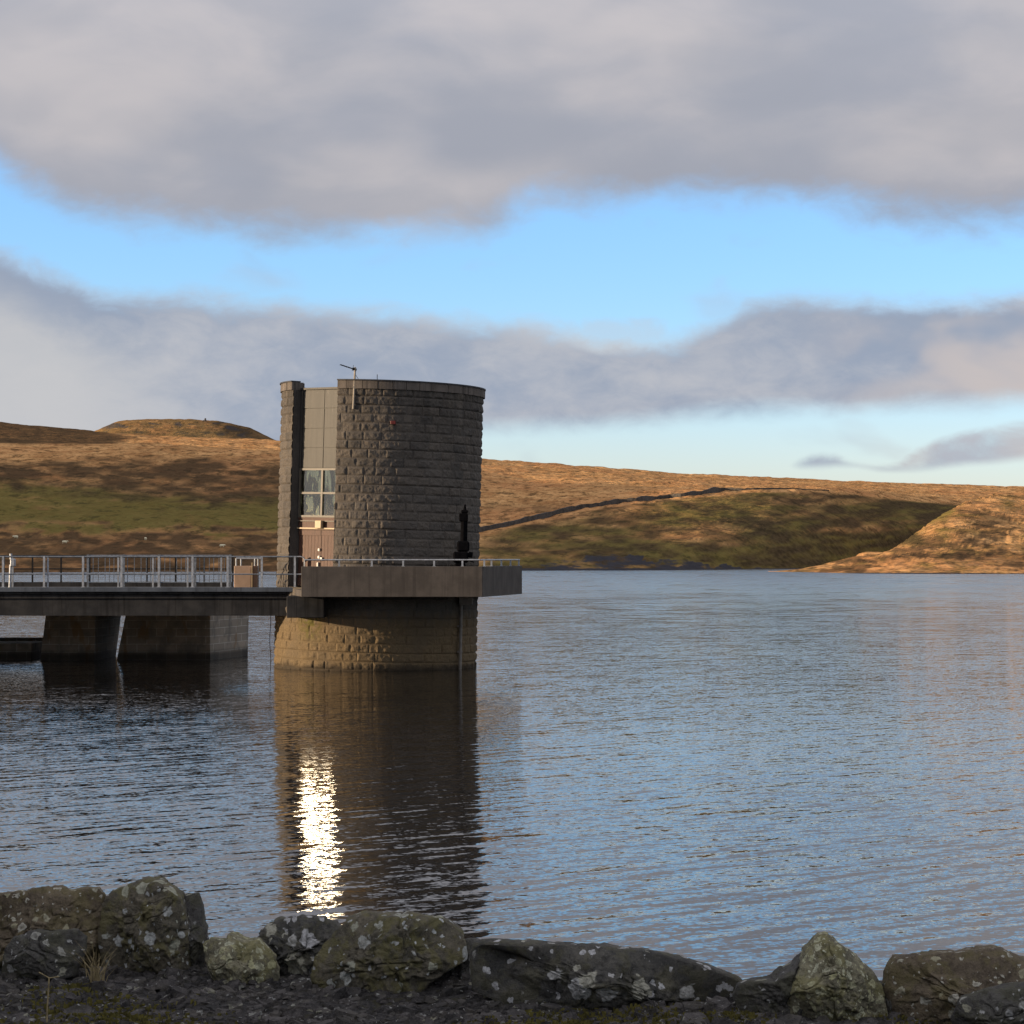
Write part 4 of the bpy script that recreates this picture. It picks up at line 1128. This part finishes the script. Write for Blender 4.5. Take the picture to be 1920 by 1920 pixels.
rock([(1678, 1870), (1690, 1835), (1706, 1815), (1745, 1809), (1800, 1804), (1870, 1796), (1890, 1797), (1930, 1815), (2010, 1840), (2010, 1950), (1720, 1950), (1690, 1900)], 8.95, .40, M_R2, 'broad flat-topped brown boulder at the far right', 163, .85, .34)
rock([(1800, 1920), (1820, 1885), (1860, 1868), (1920, 1856), (1990, 1850), (2000, 1945), (1810, 1950)], 8.75, .24, M_R5, 'grey slab in front of the broad brown boulder at lower right', 167, .7)

# loose chippings (nobody could count them), moss, straw
def chips(name, n, mat, smin, smax, yr, seed, kind_flat=.34):
    rg = np.random.RandomState(seed); V = []; Fc = []
    for _ in range(n):
        y = rg.uniform(*yr); x = rg.uniform(-.225*y, .225*y)
        if y > crest_y(x)+.12: continue
        s = rg.uniform(smin, smax)*(1 if rg.rand() < .93 else 1.9)
        z = float(ground_z(x, y)); b = len(V)
        a = rg.uniform(0, 6.28); ca, sa = math.cos(a), math.sin(a); el = rg.uniform(.6, 1.5)
        n_ = 6; rr = rg.uniform(.65, 1.15, (2, n_))
        tx, ty = rg.uniform(-.4, .4, 2)
        for L in range(2):
            for k in range(n_):
                q = 6.283*k/n_; lx = s*el*rr[L, k]*math.cos(q)*(1 if L == 0 else .72); ly = s*rr[L, k]*math.sin(q)*(1 if L == 0 else .72)
                h = (-.3 if L == 0 else kind_flat)*s + tx*lx+ty*ly
                V.append((x+ca*lx-sa*ly, y+sa*lx+ca*ly, z+h))
        Fc.append([b+n_+k for k in range(n_)])
        for k in range(n_): Fc.append([b+k, b+(k+1) % n_, b+n_+(k+1) % n_, b+n_+k])
    return mesh_np(name, V, Fc, mat)
M_CHIP = mat_rock('chipping_stone', (.028, .027, .027), (.11, .10, .095), (.34, .34, .32), (.1, .085, .03), .12, .1, 30)
tag(chips('gravel', 9000, M_CHIP, .009, .034, (8.0, 10.7), 5), 'dark loose stone chippings covering the bank below the boulders', 'gravel', None, 'stuff')
def moss():
    rg = np.random.RandomState(9); V = []; Fc = []
    cl = [(rg.uniform(-1.9, 1.9), rg.uniform(8.3, 9.2), rg.uniform(.05, .16)) for _ in range(16)]
    cl += [(rg.uniform(-1.9, -1.2), rg.uniform(8.4, 9.7), rg.uniform(.06, .18)) for _ in range(9)]
    for (cx_, cy_, r_) in cl:
        for _ in range(int(420*r_/.12)):
            x = cx_+rg.normal()*r_; y = cy_+rg.normal()*r_*.8; z = float(ground_z(x, y))
            h = rg.uniform(.006, .022); w = rg.uniform(.004, .010); a = rg.uniform(0, 6.28); b = len(V)
            dx, dy = w*math.cos(a), w*math.sin(a)
            V += [(x-dx, y-dy, z-.004), (x+dx, y+dy, z-.004), (x+dx*.6+rg.normal()*.006, y+dy*.6+rg.normal()*.006, z+h), (x-dx*.6, y-dy*.6, z+h*.9)]
            Fc.append([b, b+1, b+2, b+3])
    return mesh_np('moss', V, Fc, mat_simple('moss_green', (.095, .083, .020), .95, 0, .55, 14))
tag(moss(), 'olive moss clumps growing among the dark chippings', 'moss', None, 'stuff')
def blades(name, spots, n, hmin, hmax, spread, mat, seed, droop=.5):
    rg = np.random.RandomState(seed); V = []; Fc = []
    for _ in range(n):
        bx, by = spots[rg.randint(len(spots))]
        x = bx+rg.normal()*spread*.4; y = by+rg.normal()*spread*.3; z = float(ground_z(x, y))-.01
        h = rg.uniform(hmin, hmax); a = rg.uniform(0, 6.28); l = rg.uniform(.1, droop)*h; w = rg.uniform(.0012, .0026)
        pts = [(x+l*math.cos(a)*f**1.8, y+l*math.sin(a)*f**1.8, z+h*(f-.25*f*f*droop)) for f in (0, .35, .7, 1)]
        b = len(V)
        for i, p in enumerate(pts):
            ww = w*(1-.8*i/3); V += [(p[0]-ww, p[1], p[2]), (p[0]+ww, p[1], p[2])]
        for i in range(3): Fc.append([b+2*i, b+2*i+1, b+2*i+3, b+2*i+2])
    return mesh_np(name, V, Fc, mat)
M_STRAW = mat_simple('dry_straw', (.24, .19, .10), .9, 0, .35, 30)
o = blades('grass_tuft', [(X_(186, 9.85), 9.8), (X_(196, 9.85), 9.78)], 45, .08, .22, .03, M_STRAW, 3, .9)
tag(o, 'dry straw grass tuft in the gap between the two left boulders', 'grass')
st = MB(); sx_, sy_ = X_(92, 8.7), 8.7; st.path([(sx_-.004, sy_, 2.15), (sx_, sy_, 2.30), (sx_+.006, sy_, 2.40)], .003, 5)
st.path([(sx_+.006, sy_, 2.40), (sx_-.03, sy_, 2.42)], .002, 5); st.path([(sx_+.006, sy_, 2.40), (sx_+.04, sy_, 2.405)], .002, 5)
tag(st.build('dry_stem', M_STRAW, None), 'single thin dry plant stem standing in the moss at lower left', 'plant')
